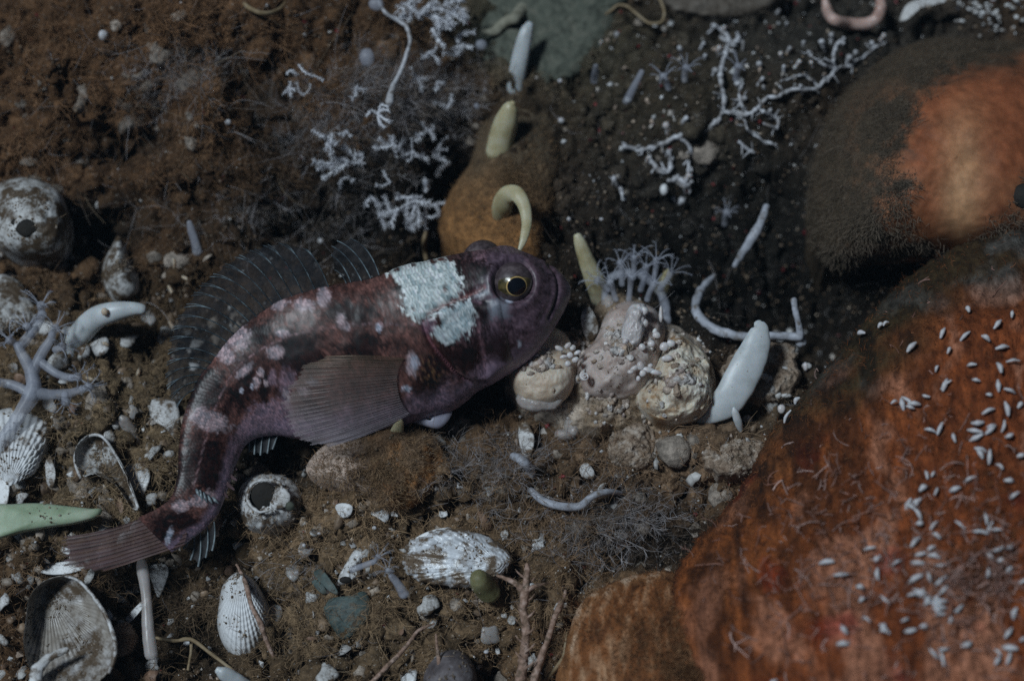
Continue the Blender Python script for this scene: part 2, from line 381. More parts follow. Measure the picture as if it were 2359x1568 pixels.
def raw_h(X, Y):
    h = 0.0065 * fbm2(X * 22, Y * 22, 4, 3) + 0.0075 * fbm2(X * 85, Y * 85, 4, 8, 0.55) + 0.0034 * fbm2(X * 300, Y * 300, 3, 21, 0.65)
    h = h - 0.004 * np.abs(fbm2(X * 120, Y * 120, 2, 40))
    soft = np.clip(1 - 1.0 * np.exp(-(((X - 0.085) / 0.07) ** 2 + ((Y - 0.10) / 0.05) ** 2)), 0, 1)
    n1 = fbm2(X * 38 + 3.1, Y * 38, 3, 51); n2 = fbm2(X * 75 + 9.7, Y * 75, 3, 52)
    h = h + soft * (0.007 * (np.sqrt(np.abs(n1) + .02) - .45) - 0.013 * np.exp(-(n1 / 0.045) ** 2) * sstep(-.1, .25, fbm2(X * 15, Y * 15, 2, 53)) - 0.006 * np.exp(-(n2 / 0.05) ** 2))
    for (x, y, rx, ry, a) in BUMPS:
        c = pt(x, y, 0.0); e = ((X - c[0]) / (rx * K)) ** 2 + ((Y - c[1]) / (ry * K)) ** 2
        h = h + a * np.exp(-e)
    return h
def axis_pts(lo, hi, step, far):
    core = np.arange(lo, hi, step); out = []; d = step; x = hi
    while x < far: d *= 1.28; x += d; out.append(x)
    pre = []; d = step; x = lo
    while x > -far: d *= 1.28; x -= d; pre.append(x)
    return np.array(pre[::-1] + list(core) + out)
GX = axis_pts(-0.26, 0.26, 0.0013, 3.0); GY = axis_pts(-0.18, 0.23, 0.0013, 3.0)
XX, YY = np.meshgrid(GX, GY)
HH = raw_h(XX, YY)
def Hq(X, Y):
    X = A(X); Y = A(Y)
    i = np.clip(np.searchsorted(GX, X) - 1, 0, len(GX) - 2); j = np.clip(np.searchsorted(GY, Y) - 1, 0, len(GY) - 2)
    fx = (X - GX[i]) / (GX[i + 1] - GX[i]); fy = (Y - GY[j]) / (GY[j + 1] - GY[j])
    return (HH[j, i] * (1 - fx) + HH[j, i + 1] * fx) * (1 - fy) + (HH[j + 1, i] * (1 - fx) + HH[j + 1, i + 1] * fx) * fy
def gp(x, y, lift=0.0):                     # the seabed where the line of sight meets it
    x = A(x); y = A(y); z = np.zeros(x.shape)
    for _ in range(14):
        p = pt(x, y, z); z = z * 0.35 + 0.65 * Hq(p[..., 0], p[..., 1])
    p = pt(x, y, z + lift); return p
def gz(x, y): return float(gp(x, y)[2])
ZONES = [  # plan x, y, rx, ry, colour: bottom stuff, plus near-black shade painted into hollows and below the fish
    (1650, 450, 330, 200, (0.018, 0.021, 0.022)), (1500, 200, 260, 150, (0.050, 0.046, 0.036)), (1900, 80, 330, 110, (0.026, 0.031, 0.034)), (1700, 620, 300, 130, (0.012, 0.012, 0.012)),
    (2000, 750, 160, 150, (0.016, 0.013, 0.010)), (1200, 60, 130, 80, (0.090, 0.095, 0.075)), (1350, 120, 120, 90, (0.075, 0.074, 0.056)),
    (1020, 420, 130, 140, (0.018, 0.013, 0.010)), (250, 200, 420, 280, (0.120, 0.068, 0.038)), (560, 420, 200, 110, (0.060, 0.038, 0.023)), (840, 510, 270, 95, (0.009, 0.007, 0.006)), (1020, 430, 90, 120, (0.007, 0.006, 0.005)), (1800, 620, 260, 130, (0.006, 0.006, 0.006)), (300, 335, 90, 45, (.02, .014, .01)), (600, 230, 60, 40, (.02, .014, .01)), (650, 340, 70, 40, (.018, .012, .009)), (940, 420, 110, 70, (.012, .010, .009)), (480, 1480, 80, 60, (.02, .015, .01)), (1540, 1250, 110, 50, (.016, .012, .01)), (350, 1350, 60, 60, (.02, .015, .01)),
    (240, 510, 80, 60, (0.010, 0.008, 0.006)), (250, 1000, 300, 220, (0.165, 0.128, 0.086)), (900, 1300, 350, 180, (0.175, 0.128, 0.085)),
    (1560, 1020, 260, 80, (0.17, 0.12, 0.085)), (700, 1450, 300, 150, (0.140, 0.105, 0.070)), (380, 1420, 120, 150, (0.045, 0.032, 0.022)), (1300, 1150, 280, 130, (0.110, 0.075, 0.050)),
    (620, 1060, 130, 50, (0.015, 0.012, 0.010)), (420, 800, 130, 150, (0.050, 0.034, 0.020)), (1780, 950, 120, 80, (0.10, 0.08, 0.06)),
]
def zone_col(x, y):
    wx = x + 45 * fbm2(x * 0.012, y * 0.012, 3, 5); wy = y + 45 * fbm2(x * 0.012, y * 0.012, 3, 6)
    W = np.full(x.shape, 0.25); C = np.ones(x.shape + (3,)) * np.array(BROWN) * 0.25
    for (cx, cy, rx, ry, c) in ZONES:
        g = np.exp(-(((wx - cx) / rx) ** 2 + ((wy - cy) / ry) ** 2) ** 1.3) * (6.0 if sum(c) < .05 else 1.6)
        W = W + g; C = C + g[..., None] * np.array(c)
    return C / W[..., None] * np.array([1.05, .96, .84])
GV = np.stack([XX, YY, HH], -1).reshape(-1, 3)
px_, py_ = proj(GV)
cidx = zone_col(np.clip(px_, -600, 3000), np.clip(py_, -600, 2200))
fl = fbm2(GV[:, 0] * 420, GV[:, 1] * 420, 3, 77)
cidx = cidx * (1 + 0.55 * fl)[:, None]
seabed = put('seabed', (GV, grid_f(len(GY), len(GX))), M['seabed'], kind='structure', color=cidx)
seabed['label'] = 'brown silty seabed of rubble and dark rock'

# ------------------------------------------------------------------ the three big sponges
def surf_cols(V, fn):
    x, y = proj(V); return fn(x, y, V)
# foreground sponge, nearest the viewer on the right
OUT_F = [(1545, 1330), (1600, 1250), (1660, 1185), (1720, 1100), (1765, 1010), (1835, 925), (1930, 815), (2005, 722), (2090, 640), (2200, 565), (2360, 500), (2620, 480), (2900, 700), (3000, 1100), (2900, 1600), (2500, 1900), (1950, 1950), (1620, 1800), (1500, 1560), (1500, 1420)]
sp = dome(OUT_F, 0.012, 0.062, ctr=(2330, 1350), N=350, J=115, p=2.3, lump=0.0075, lf=42, skirt=0.05, seed=4, edge=0.012, fine=0.0022, ff=380)
def col_f(x, y, V):
    a = fbm(V * 38, 4, 61); b = fbm(V * 160, 4, 62)
    st = fbm(V * np.array([210, 38, 60]), 4, 64); big_ = fbm(V * 30, 3, 67)
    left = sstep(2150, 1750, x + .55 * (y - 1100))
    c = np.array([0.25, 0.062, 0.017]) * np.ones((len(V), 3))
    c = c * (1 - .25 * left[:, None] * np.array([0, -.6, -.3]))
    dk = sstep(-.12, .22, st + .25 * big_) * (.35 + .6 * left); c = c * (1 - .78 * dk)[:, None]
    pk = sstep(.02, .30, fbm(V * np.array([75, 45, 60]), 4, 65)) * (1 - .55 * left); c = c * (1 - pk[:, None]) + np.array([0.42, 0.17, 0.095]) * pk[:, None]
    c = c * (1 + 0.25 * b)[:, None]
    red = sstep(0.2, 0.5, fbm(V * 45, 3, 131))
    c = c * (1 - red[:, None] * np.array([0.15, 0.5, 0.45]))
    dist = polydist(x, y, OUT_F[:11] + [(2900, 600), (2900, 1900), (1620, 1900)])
    falloff = np.maximum(sstep(760, 560, y + 90 * a), sstep(150, 20, dist + 120 * a) * sstep(1250, 900, y))   # light falloff painted into the colour, browning the upper shoulder and edge
    c = c * (1 - falloff[:, None] * np.array([0.80, 0.55, 0.30]))
    return c
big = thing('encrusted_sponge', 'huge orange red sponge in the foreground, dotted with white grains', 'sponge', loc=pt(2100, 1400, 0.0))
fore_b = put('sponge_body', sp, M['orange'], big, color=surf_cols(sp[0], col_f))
OUT_L = [(1290, 1590), (1300, 1500), (1315, 1440), (1335, 1392), (1380, 1355), (1440, 1330), (1500, 1316), (1555, 1318), (1600, 1350), (1700, 1420), (1760, 1560), (1700, 1700), (1450, 1720)]
M['lobe'] = mat('streaked_sponge', [(0.060, 0.020, 0.006), (0.26, 0.10, 0.033), (0.52, 0.33, 0.20)], 80, 0.75, 0.7, 600, 0.001, 0.3, attr=True, stretch=(2.6, 0.55, 0.8), contrast=0.17)
lb = dome(OUT_L, 0.008, 0.036, ctr=(1590, 1560), N=260, J=90, p=2.2, lump=0.003, lf=70, skirt=0.04, seed=14, edge=0.01, fine=0.0010, ff=600)
def col_l(x, y, V):
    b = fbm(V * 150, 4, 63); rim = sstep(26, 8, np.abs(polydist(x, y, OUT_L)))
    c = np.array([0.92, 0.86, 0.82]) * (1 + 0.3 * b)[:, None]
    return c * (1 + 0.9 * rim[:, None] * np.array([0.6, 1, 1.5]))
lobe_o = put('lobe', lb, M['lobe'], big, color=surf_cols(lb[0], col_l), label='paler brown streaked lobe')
# ball sponge, upper right
OUT_B = [(1872, 560), (1862, 460), (1875, 350), (1905, 262), (1960, 190), (2040, 128), (2130, 92), (2230, 84), (2380, 100), (2520, 200), (2560, 380), (2500, 540), (2380, 590), (2250, 600), (2100, 606), (1990, 612), (1910, 606)]
bs = dome(OUT_B, -0.012, 0.060, ctr=(2200, 360), N=230, J=84, p=2.1, lump=0.004, lf=40, skirt=0.05, seed=24, edge=0.012, fine=0.0002, ff=500)
BARE = [(2095, 380), (2105, 300), (2140, 240), (2180, 185), (2240, 165), (2380, 150), (2600, 250), (2560, 420), (2350, 400), (2310, 470), (2260, 520), (2200, 555), (2150, 530), (2120, 470), (2150, 430)]
def col_b(x, y, V):
    n = fbm(V * 60, 4, 71); n2 = fbm(V * 300, 3, 72)
    s = sstep(-45, 40, polydist(x + 34 * n2 + 26 * n, y + 30 * n + 20 * n2, BARE))
    ball = np.array([0.062, 0.044, 0.028]) * (1 + 0.35 * n + 0.4 * n2)[:, None]
    org = np.array([0.30, 0.115, 0.05]); peek = (sstep(-0.05, 0.40, n + .3 * n2 + 0.0016 * (x - 1990)) * sstep(1910, 2080, x) * sstep(150, 330, y))[:, None] * 0.8
    ball = ball * (1 - peek) + org * (1 + 0.4 * n2)[:, None] * peek
    g = sstep(0.0, 0.35, fbm(V * np.array([40, 22, 30]), 3, 75))[:, None]
    g = np.clip(.25 * g + .85 * np.exp(-((x - 2215 - 20 * n) / 55) ** 2)[:, None] * sstep(160, 420, y)[:, None], 0, 1)
    bare = (np.array([0.27, 0.085, 0.036]) * (1 - g) + np.array([0.50, 0.27, 0.14]) * g) * (1 + 0.10 * n2 + .15 * n)[:, None]
    return ball * (1 - s[:, None]) + bare * s[:, None]
ball = thing('ball_sponge', 'rounded orange sponge half coated with brown silt, upper right', 'sponge', loc=pt(2200, 380, 0.0))
ball_b = put('sponge_body', bs, M['ball'], ball, color=surf_cols(bs[0], col_b))
hole = ico(pt(2372, 452, 0.040), A([44, 30, 16]) * K, 16, 24, 0.1, 200, axis=CAMROT)
put('osculum', hole, M['dark'], ball, label='dark opening at the edge')
# ridge sponge behind the fish with its row of papillae
OUT_R = [(1080, 640), (1020, 560), (1012, 500), (1045, 430), (1085, 370), (1098, 300), (1118, 235), (1150, 185), (1205, 170), (1262, 195), (1292, 265), (1306, 350), (1298, 430), (1280, 505), (1262, 580), (1240, 650), (1160, 680)]
rs = dome(OUT_R, -0.012, 0.026, ctr=(1180, 420), N=200, J=70, p=2.0, lump=0.003, lf=85, skirt=0.05, seed=34, edge=0.012, fine=0.0008, ff=650)
def col_r(x, y, V):
    n = fbm(V * 80, 4, 81); n2 = fbm(V * 420, 3, 82)
    t = sstep(330, 560, y + 40 * n + 0.25 * (1180 - x))[:, None]
    c = np.array([0.105, 0.078, 0.050]) * (1 - t) + np.array([0.26, 0.125, 0.045]) * t
    return c * (1 + 0.3 * n + 0.4 * n2)[:, None]
rid = thing('papillate_sponge', 'low orange brown sponge behind the fish head, bearing three yellow papillae', 'sponge', loc=pt(1180, 420, 0.0))
ridge_b = put('sponge_body', rs, M['sponge_tex'], rid, color=surf_cols(rs[0], col_r))
def wid(P, ws): return A(ws) * K
def px3(lst, z): return np.array([pt(x, y, zz) for (x, y), zz in zip(lst, z)])
put('papilla', tube(px3([(1186, 205), (1192, 165), (1202, 115), (1212, 75), (1219, 58)], [0.004, 0.010, 0.016, 0.020, 0.021]), wid(0, [21, 21, 20, 16, 10]), 20, 50, 0.7, ridges=10, rd=0.03), M['papilla_pale'], rid, label='tall pale papilla')
put('papilla', tube(px3([(1148, 352), (1155, 318), (1166, 280), (1176, 248), (1181, 238)], [0.008, 0.013, 0.019, 0.024, 0.0255]), wid(0, [31, 30, 28, 18, 7]), 22, 50, 0.85, ridges=9, rd=0.02), M['papilla'], rid, label='stout pointed papilla')
put('papilla', tube(px3([(1160, 508), (1156, 480), (1166, 452), (1188, 447), (1206, 472), (1213, 512), (1206, 550), (1196, 576)], [0.008, 0.017, 0.024, 0.028, 0.029, 0.029, 0.029, 0.028]), wid(0, [22, 24, 22, 19, 15, 12, 9, 4]), 20, 70, 0.55), M['papilla'], rid, label='papilla hooked over like a claw')

# ------------------------------------------------------------------ the fish
ST = [  # back x, y, belly x, y, half thickness (plan units), belly height (m)
    (1286, 634, 1284, 676, 30, .026), (1272, 612, 1266, 716, 60, .024), (1240, 594, 1232, 772, 84, .021), (1192, 578, 1184, 838, 100, .017), (1128, 578, 1130, 876, 108, .014),
    (1060, 588, 1085, 900, 112, .012), (990, 603, 1040, 936, 112, .010), (930, 614, 985, 956, 108, .009), (868, 639, 920, 972, 103, .009), (800, 653, 850, 990, 97, .009), (720, 668, 780, 1010, 88, .009),
    (650, 690, 710, 1008, 78, .010), (590, 727, 652, 1000, 68, .011), (536, 772, 612, 1002, 58, .012), (492, 825, 580, 1012, 50, .012), (458, 872, 560, 1030, 43, .012), (434, 927, 545, 1058, 37, .012),
    (419, 985, 534, 1090, 33, .012), (412, 1040, 526, 1122, 29, .012), (410, 1090, 515, 1152, 26, .012), (402, 1130, 498, 1188, 22, .012), (384, 1156, 466, 1222, 17, .013), (354, 1175, 430, 1250, 11, .014), (318, 1192, 396, 1272, 6, .015)]
NS, NA = 540, 180
S = catmull(A(ST), NS)
TAU = math.tan(math.radians(20))
V3 = pt(S[:, 2], S[:, 3], S[:, 5]); hl = np.hypot(S[:, 0] - S[:, 2], S[:, 1] - S[:, 3]) * K
dD = depth(V3) - TAU * hl
D3 = cs(S[:, 0], S[:, 1], dD)
C3 = (V3 + D3) / 2; H3 = (D3 - V3) / 2
Tn = np.gradient(C3, axis=0); Tn /= np.linalg.norm(Tn, axis=1, keepdims=True)
LT = np.cross(H3, Tn); LT /= np.linalg.norm(LT, axis=1, keepdims=True)
LT *= np.sign(-(LT @ FWD))[:, None]         # towards the viewer
TH = S[:, 4] * K
th = np.arange(NA) * 2 * PI / NA
aa = np.sin(th); bb = np.cos(th)
sN = np.linspace(0, 1, NS)
ex = 0.92
av = np.sign(aa) * np.abs(aa) ** ex; bv = np.sign(bb) * np.abs(bb) ** 0.88
nar = 1 - 0.22 * np.clip(av, 0, 1) ** 2
BV = C3[:, None, :] + H3[:, None, :] * av[None, :, None] + LT[:, None, :] * (TH[:, None] * (bv * nar)[None, :])[..., None]
fpx, fpy = proj(BV)
mir = (NA // 2 - np.arange(NA)) % NA        # same height on the other flank
near = bb >= -1e-9
fx = np.where(near[None, :], fpx, fpx[:, mir]); fy = np.where(near[None, :], fpy, fpy[:, mir])
# relief: mouth, gill covers, eye sockets
def groove(pl, w_, dep): return -dep * np.exp(-(linedist(fx, fy, catmull(pl, 24)) / w_) ** 2)
MOUTH = [(1262, 606), (1281, 632), (1287, 668), (1278, 704), (1264, 734)]
MOUTH2 = [(1250, 612), (1266, 640), (1271, 672), (1262, 704), (1244, 736)]
GILL = [(974, 738), (984, 770), (1000, 800), (1028, 836), (1056, 866), (1084, 880), (1114, 880)]
PREO = [(1098, 730), (1104, 770), (1110, 806), (1116, 852)]
NUCH = [(985, 722), (1025, 700), (1066, 684), (1115, 663)]
dsp = groove(MOUTH, 4, 0.0011) + groove(MOUTH2, 6, 0.0004) + groove(GILL, 6, 0.0020) + groove(PREO, 9, 0.0010) + groove(NUCH, 7, 0.0009)
gl = linedist(fx, fy, catmull(GILL, 30)); inside = polydist(fx, fy, GILL + [(1180, 840), (1150, 700), (1050, 690)])
dsp += 0.0014 * np.exp(-((inside - 16) / 16) ** 2) * (inside > 0)
er = np.hypot(fx - 1181, (fy - 652)); dsp += 0.0013 * np.exp(-((er - 56) / 13) ** 2) - 0.003 * sstep(52, 40, er)
dsp += 0.0016 * np.exp(-((np.hypot((fx - 940), (fy - 900) * 0.8) - 10) / 40) ** 2)     # muscle at the pectoral base
dsp += 0.0004 * fbm2(fx * 0.03, fy * 0.03, 3, 201)
sx = fx * 0.135; sy = fy * 0.135
flank = sstep(1160, 1040, fx) 
cross_n = BV - C3[:, None, :]; cross_n /= np.linalg.norm(cross_n, axis=2, keepdims=True) + 1e-12
BV = BV + cross_n * dsp[..., None]
vv = (-av)[None, :] * np.ones((NS, 1))
# fine scale strokes
along = np.cumsum(np.r_[0, np.linalg.norm(np.diff(C3, axis=0), axis=1)]) / K
arc = np.cumsum(np.hypot(np.diff(np.r_[av, av[0]]), np.diff(np.r_[bv, bv[0]]))) 
U_ = along[:, None] * np.ones(NA); W_ = (vv * hl[:, None] / K / 2)
jx = 2.2 * fbm2(fx * .05, fy * .05, 2, 241); U_ = U_ + jx; W_ = W_ + 2.0 * fbm2(fx * .05, fy * .05, 2, 242)
row = np.floor(W_ / 6.6); ph = (U_ / 7.4 + 0.5 * (row % 2)) % 1.0; q = (W_ / 6.6) % 1.0
cell = np.hypot((ph - 0.15) * 1.0, (q - 0.5) * 1.1)
scale_m = sstep(0.50, 0.62, cell) * (fx < 1120)
jit = _h(np.floor(U_ / 7.4 + 0.5 * (row % 2)).astype(np.int64), row.astype(np.int64), row.astype(np.int64) * 0, 5)
# colour of the skin: blotches, saddles and spots
P1 = [(881, 632), (925, 611), (975, 602), (1042, 602), (1058, 622), (1062, 645), (1064, 668), (1058, 688), (1030, 706), (1004, 726), (978, 742), (952, 742), (942, 726), (925, 722), (930, 700), (922, 675), (918, 658), (904, 638)]
P2 = [(1008, 714), (1050, 698), (1080, 686), (1092, 712), (1096, 744), (1092, 760), (1078, 768), (1058, 786), (1034, 790), (1010, 786), (990, 768), (996, 756), (1010, 750), (1010, 730)]
P3 = [(1086, 680), (1098, 664), (1122, 660), (1122, 676), (1104, 690)]
w1 = fbm2(fx * 0.05, fy * 0.05, 3, 211); w2 = fbm2(fx * 0.22, fy * 0.22, 3, 212); w3 = fbm2(fx * 0.012, fy * 0.012, 3, 213)
def blot(x, y, rx, ry, soft=0.35, rot=0.0):
    c_, s_ = math.cos(rot), math.sin(rot); dx = fx - x; dy = fy - y
    u = (dx * c_ + dy * s_) / rx; v = (-dx * s_ + dy * c_) / ry
    return sstep(1 + soft, 1 - soft, np.hypot(u, v) + 0.55 * w1 + 0.55 * w2)
def over(C, m_, col): return C * (1 - m_[..., None]) + np.array(col) * m_[..., None]
vv = (-av)[None, :] * np.ones((NS, 1))       # -1 back, 1 belly
vv = vv[:, :] ; vv = np.where(near[None, :], vv, vv)
FC = np.ones((NS, NA, 3)) * np.array([0.135, 0.066, 0.052])
FC = FC * (1 + 0.75 * w1 + 0.6 * w2)[..., None]
FC = over(FC, sstep(0.0, 0.4, w3) * 0.7, (0.060, 0.030, 0.026))
FC = over(FC, sstep(1010, 1130, fx + 30 * w1) * 0.7, (0.108, 0.080, 0.102))        # bluish head
hm = sstep(1000, 1060, fx); FC = FC * (1 + hm * (0.9 * fbm2(fx * .09, fy * .09, 4, 251) + 0.7 * w2))[..., None]
for b_ in [(690, 812, 58, 52), (655, 800, 24, 40), (560, 890, 22, 60, .35, .2), (515, 960, 16, 62, .35, .35), (610, 900, 14, 60, .3, .1), (470, 900, 46, 66), (452, 1080, 90, 62), (1062, 822, 62, 30), (1010, 862, 40, 34), (980, 900, 44, 34), (940, 665, 34, 16), (1080, 625, 46, 34), (1110, 720, 26, 32), (720, 960, 26, 34), (800, 720, 60, 24), (840, 800, 50, 30), (420, 1200, 34, 26, .35, .6), (368, 1215, 30, 30), (1150, 800, 60, 40, .5), (590, 770, 40, 22, .4, -.7)]:
    FC = over(FC, blot(*b_) * 0.88, (0.020, 0.012, 0.012))
bel = sstep(0.30, 0.72, vv + 0.16 * w1 + 0.05 * w3)
FC = over(FC, bel * 0.88, (0.32, 0.235, 0.29))
for b_ in [(600, 960, 26, 34), (640, 940, 30, 24), (560, 990, 12, 44, .4, .3), (660, 880, 22, 30), (628, 870, 10, 20)]:
    FC = over(FC, blot(*b_) * 0.7, (0.32, 0.22, 0.25))
for b_ in [(545, 778, 26, 26), (514, 814, 30, 17, .35, .4), (746, 682, 13, 24), (698, 702, 26, 16), (786, 736, 10, 16), (800, 752, 9, 10), (632, 812, 17, 14), (485, 968, 44, 24, .4, .35), (560, 855, 24, 9, .4, -.75), (875, 752, 7, 9), (640, 700, 20, 12), (590, 880, 8, 12), (700, 900, 14, 10), (950, 838, 14, 22), (470, 1150, 30, 16, .4, -.2), (415, 1165, 22, 12), (650, 770, 14, 9), (720, 880, 18, 8), (660, 905, 9, 9), (600, 858, 9, 9), (612, 882, 5, 7)]:
    FC = over(FC, blot(*b_) * 0.85, (0.50, 0.39, 0.38))
for b_ in [(934, 888, 12, 7), (1174, 690, 7, 9), (1196, 792, 5, 9), (872, 754, 6, 9), (388, 1236, 7, 20, .3, .35), (580, 1152 - 262, 4, 6), (955, 835, 9, 14), (556, 900, 4, 6)]:
    FC = over(FC, blot(*b_) * 0.9, (0.50, 0.52, 0.56))
gold = np.exp(-((fx - 988) / 26) ** 2 - ((fy - 850) / 24) ** 2) * sstep(0.0, 0.4, w2); FC = over(FC, gold * 0.8, (0.36, 0.20, 0.09))
fade = sstep(-3, 5, polydist(fx + 13 * w1 + 12 * w2, fy + 12 * w1 + 12 * w2, P1) + 15 * (jit - .6)); holes = 1 - 0.8 * sstep(0.36, 0.6, fbm2(fx * 0.045, fy * 0.045, 3, 231))
PALE = (0.62, 0.69, 0.62)
FC = over(FC, fade * holes, PALE)
f2 = sstep(-3, 5, polydist(fx + 12 * w1 + 10 * w2, fy + 11 * w1 + 10 * w2, P2) + 13 * (jit - .6)); FC = over(FC, f2 * holes, (0.56, 0.64, 0.60))
f3 = sstep(-6, 8, polydist(fx + 8 * w1 + 8 * w2, fy + 8 * w1, P3)); FC = over(FC, f3 * 0.75, (0.40, 0.43, 0.43))
FC = over(FC, blot(1146, 712, 24, 24, .6) * 0.6, (0.30, 0.34, 0.36))
FC = over(FC, np.exp(-(linedist(fx, fy, catmull(NUCH, 24)) / 5.0) ** 2) * 0.85, (0.21, 0.075, 0.065))
FC = over(FC, np.exp(-(linedist(fx, fy, catmull(GILL, 24)) / 4.0) ** 2) * 0.75, (0.24, 0.10, 0.11))
FC = over(FC, np.exp(-(linedist(fx, fy, catmull(PREO, 24)) / 6.0) ** 2) * 0.45, (0.22, 0.12, 0.13))
FC = over(FC, np.exp(-(linedist(fx, fy, MOUTH) / 2.0) ** 2) * 0.5, (0.02, 0.012, 0.014))
FC = over(FC, blot(985, 752, 18, 16) * 0.7, (0.22, 0.13, 0.16))
LAT = [(958, 748), (870, 746), (780, 750), (700, 764), (640, 784), (598, 806), (560, 834), (532, 868), (510, 905), (492, 950), (474, 1010), (458, 1070), (446, 1122)]
ld = linedist(fx, fy, catmull(LAT, 50)); FC = over(FC, np.exp(-(ld / 2.6) ** 2) * (0.45 + 0.3 * np.sign(np.sin(fx * 0.5 + fy * .4))), (0.30, 0.19, 0.185))
FC = FC * (1 + (0.75 * (jit - 0.5) + 0.30 * np.exp(-((ph - 0.75) / 0.12) ** 2))[..., None] * (fx < 1120)[..., None] * np.array([1.2, 0.95, 0.85]))
FC = np.clip(.10 + (FC - .10) * 1.12, .008, 1) * np.array([.88, .89, 1.0])
FC = FC * (1 - 0.42 * scale_m)[..., None]
BV = BV + cross_n * (-0.00005 * scale_m + 0.00003 * (fx < 1120) * (1 - ph))[..., None]
fish = thing('fish', 'mottled reddish brown fish with pale saddle behind its golden eye', 'fish', loc=pt(800, 1000, 0.0))
M['fish'] = mat('fish_skin', [(0.85, 0.85, 0.85), (1.0, 1.0, 1.0), (1.15, 1.15, 1.15)], 700, 0.42, 0.12, 2600, 0.0003, 0.5, attr=True, sss=0.06, sssr=0.0015)
nb = NS * NA
Vb = np.vstack([BV.reshape(-1, 3), C3[0] - Tn[0] * 0.0012, C3[-1]])
j = np.arange(NA); jn = (j + 1) % NA
Tb = np.vstack([np.stack([np.full(NA, nb), jn, j], -1), np.stack([np.full(NA, nb + 1), (NS - 1) * NA + j, (NS - 1) * NA + jn], -1)])
FCc = np.clip(np.vstack([FC.reshape(-1, 3), FC[0, 0], FC[-1, 0]]), 0.004, 1)
put('body', (Vb, [grid_f(NS, NA, True), Tb]), M['fish'], fish, color=FCc)
# eyes
M['iris'] = mat('golden_iris', [(0.03, 0.025, 0.011), (0.09, 0.07, 0.026), (0.16, 0.12, 0.046)], 500, 0.25, 0.1, spec=0.7)
M['irisrim'] = mat('iris_rim', [(0.45, 0.30, 0.11), (0.66, 0.46, 0.19)], 500, 0.2, 0, spec=0.7)
M['pupil'] = mat('pupil', [(0.004, 0.005, 0.008), (0.008, 0.010, 0.016)], 300, 0.08, 0, spec=0.6)
M['lid'] = mat('eye_skin', [(0.03, 0.020, 0.022), (0.07, 0.050, 0.056), (0.13, 0.10, 0.105)], 420, 0.5, 0.2, 1500, 0.0002, 0.5)
def eye(cen, look, R):
    e = put('eye', ico(cen, R, 28, 40), M['lid'], fish)
    look = look / np.linalg.norm(look); u = np.cross(look, UPV); u /= np.linalg.norm(u); v = np.cross(u, look)
    def ring(r0, r1, o0, o1, n=48, k=10):
        t = np.linspace(0, 1, k)[:, None]; a_ = np.arange(n)[None, :] * 2 * PI / n
        r = (r0 * (1 - t) + r1 * t) * R; o = np.sqrt(np.maximum(0, 1 - (r / R) ** 2)) * R + (o0 * (1 - t) + o1 * t) * R
        return (cen + look * o[..., None] + u * (r * np.cos(a_))[..., None] + v * (r * np.sin(a_) * 0.94)[..., None]).reshape(-1, 3), grid_f(k, n, True)
    put('iris', ring(0.84, 0.45, 0.005, 0.02), M['iris'], e)
    put('iris_ring', ring(0.515, 0.465, 0.03, 0.035), M['irisrim'], e, label='bright gold inner ring of the iris')
    put('pupil', ring(0.47, 0.001, 0.03, 0.07), M['pupil'], e)
    return e
dm = np.hypot(fpx - 1182, fpy - 652) + 1e3 * (~near)[None, :]
ie, je = np.unravel_index(np.argmin(dm), dm.shape)
ER = 45 * K
pe = BV[ie, je]; ne = cross_n[ie, je]
ec = cs(1180, 650, depth(pe) + 0.30 * ER)
eye(ec, -FWD * 0.93 + RGT * 0.22 - UPV * 0.24, ER)
pf = BV[ie, mir[je]]
fc = cs(1112, 600, depth(C3[ie]) + 0.012)
eye(fc, FWD * 0.45 + UPV * 0.85 + RGT * 0.1, 46 * K)
# fins
def fin_mat(name, col, alpha, rough=0.4):
    return mat(name, col, 300, rough, 0.1, 1500, 0.0002, 0.4, alpha=alpha)
M['mem'] = fin_mat('dark_fin_membrane', [(0.016, 0.017, 0.020), (0.05, 0.05, 0.056)], 0.62)
M['ray'] = mat('blue_fin_ray', [(0.03, 0.038, 0.045), (0.10, 0.13, 0.155), (0.30, 0.38, 0.42)], 260, 0.3, 0, spec=0.6)
M['pmem'] = mat('pectoral_membrane', [(0.7, 0.7, 0.7), (1.1, 1.1, 1.1)], 90, 0.45, 0.1, 1500, 0.0002, 0.4, alpha=0.20, attr=True)
M['pray'] = mat('pectoral_ray', [(0.24, 0.17, 0.15), (0.46, 0.38, 0.38), (0.62, 0.56, 0.58)], 90, 0.4, 0, spec=0.4, alpha=0.65)
M['cmem'] = mat('tail_membrane', [(0.075, 0.036, 0.030), (0.16, 0.095, 0.098)], 120, 0.45, 0.1, 1500, 0.0002, 0.4, alpha=0.78)
M['cray'] = mat('tail_ray', [(0.085, 0.045, 0.042), (0.19, 0.125, 0.14)], 120, 0.45, 0, spec=0.4)
M['cray2'] = mat('tail_ray_dark', [(0.03, 0.018, 0.016), (0.075, 0.045, 0.042)], 90, 0.45, 0, spec=0.4)
M['cray3'] = mat('tail_ray_rust', [(0.11, 0.045, 0.022), (0.22, 0.12, 0.09)], 90, 0.45, 0, spec=0.4)
M['pelv'] = mat('pelvic_fin', [(0.26, 0.26, 0.34), (0.38, 0.38, 0.46)], 200, 0.45, 0.1, 1200, 0.0003, 0.4, sss=0.3)
M['tipray'] = mat('blue_fin_tip', [(0.08, 0.10, 0.115), (0.30, 0.36, 0.385)], 420, 0.35, 0, spec=0.5)
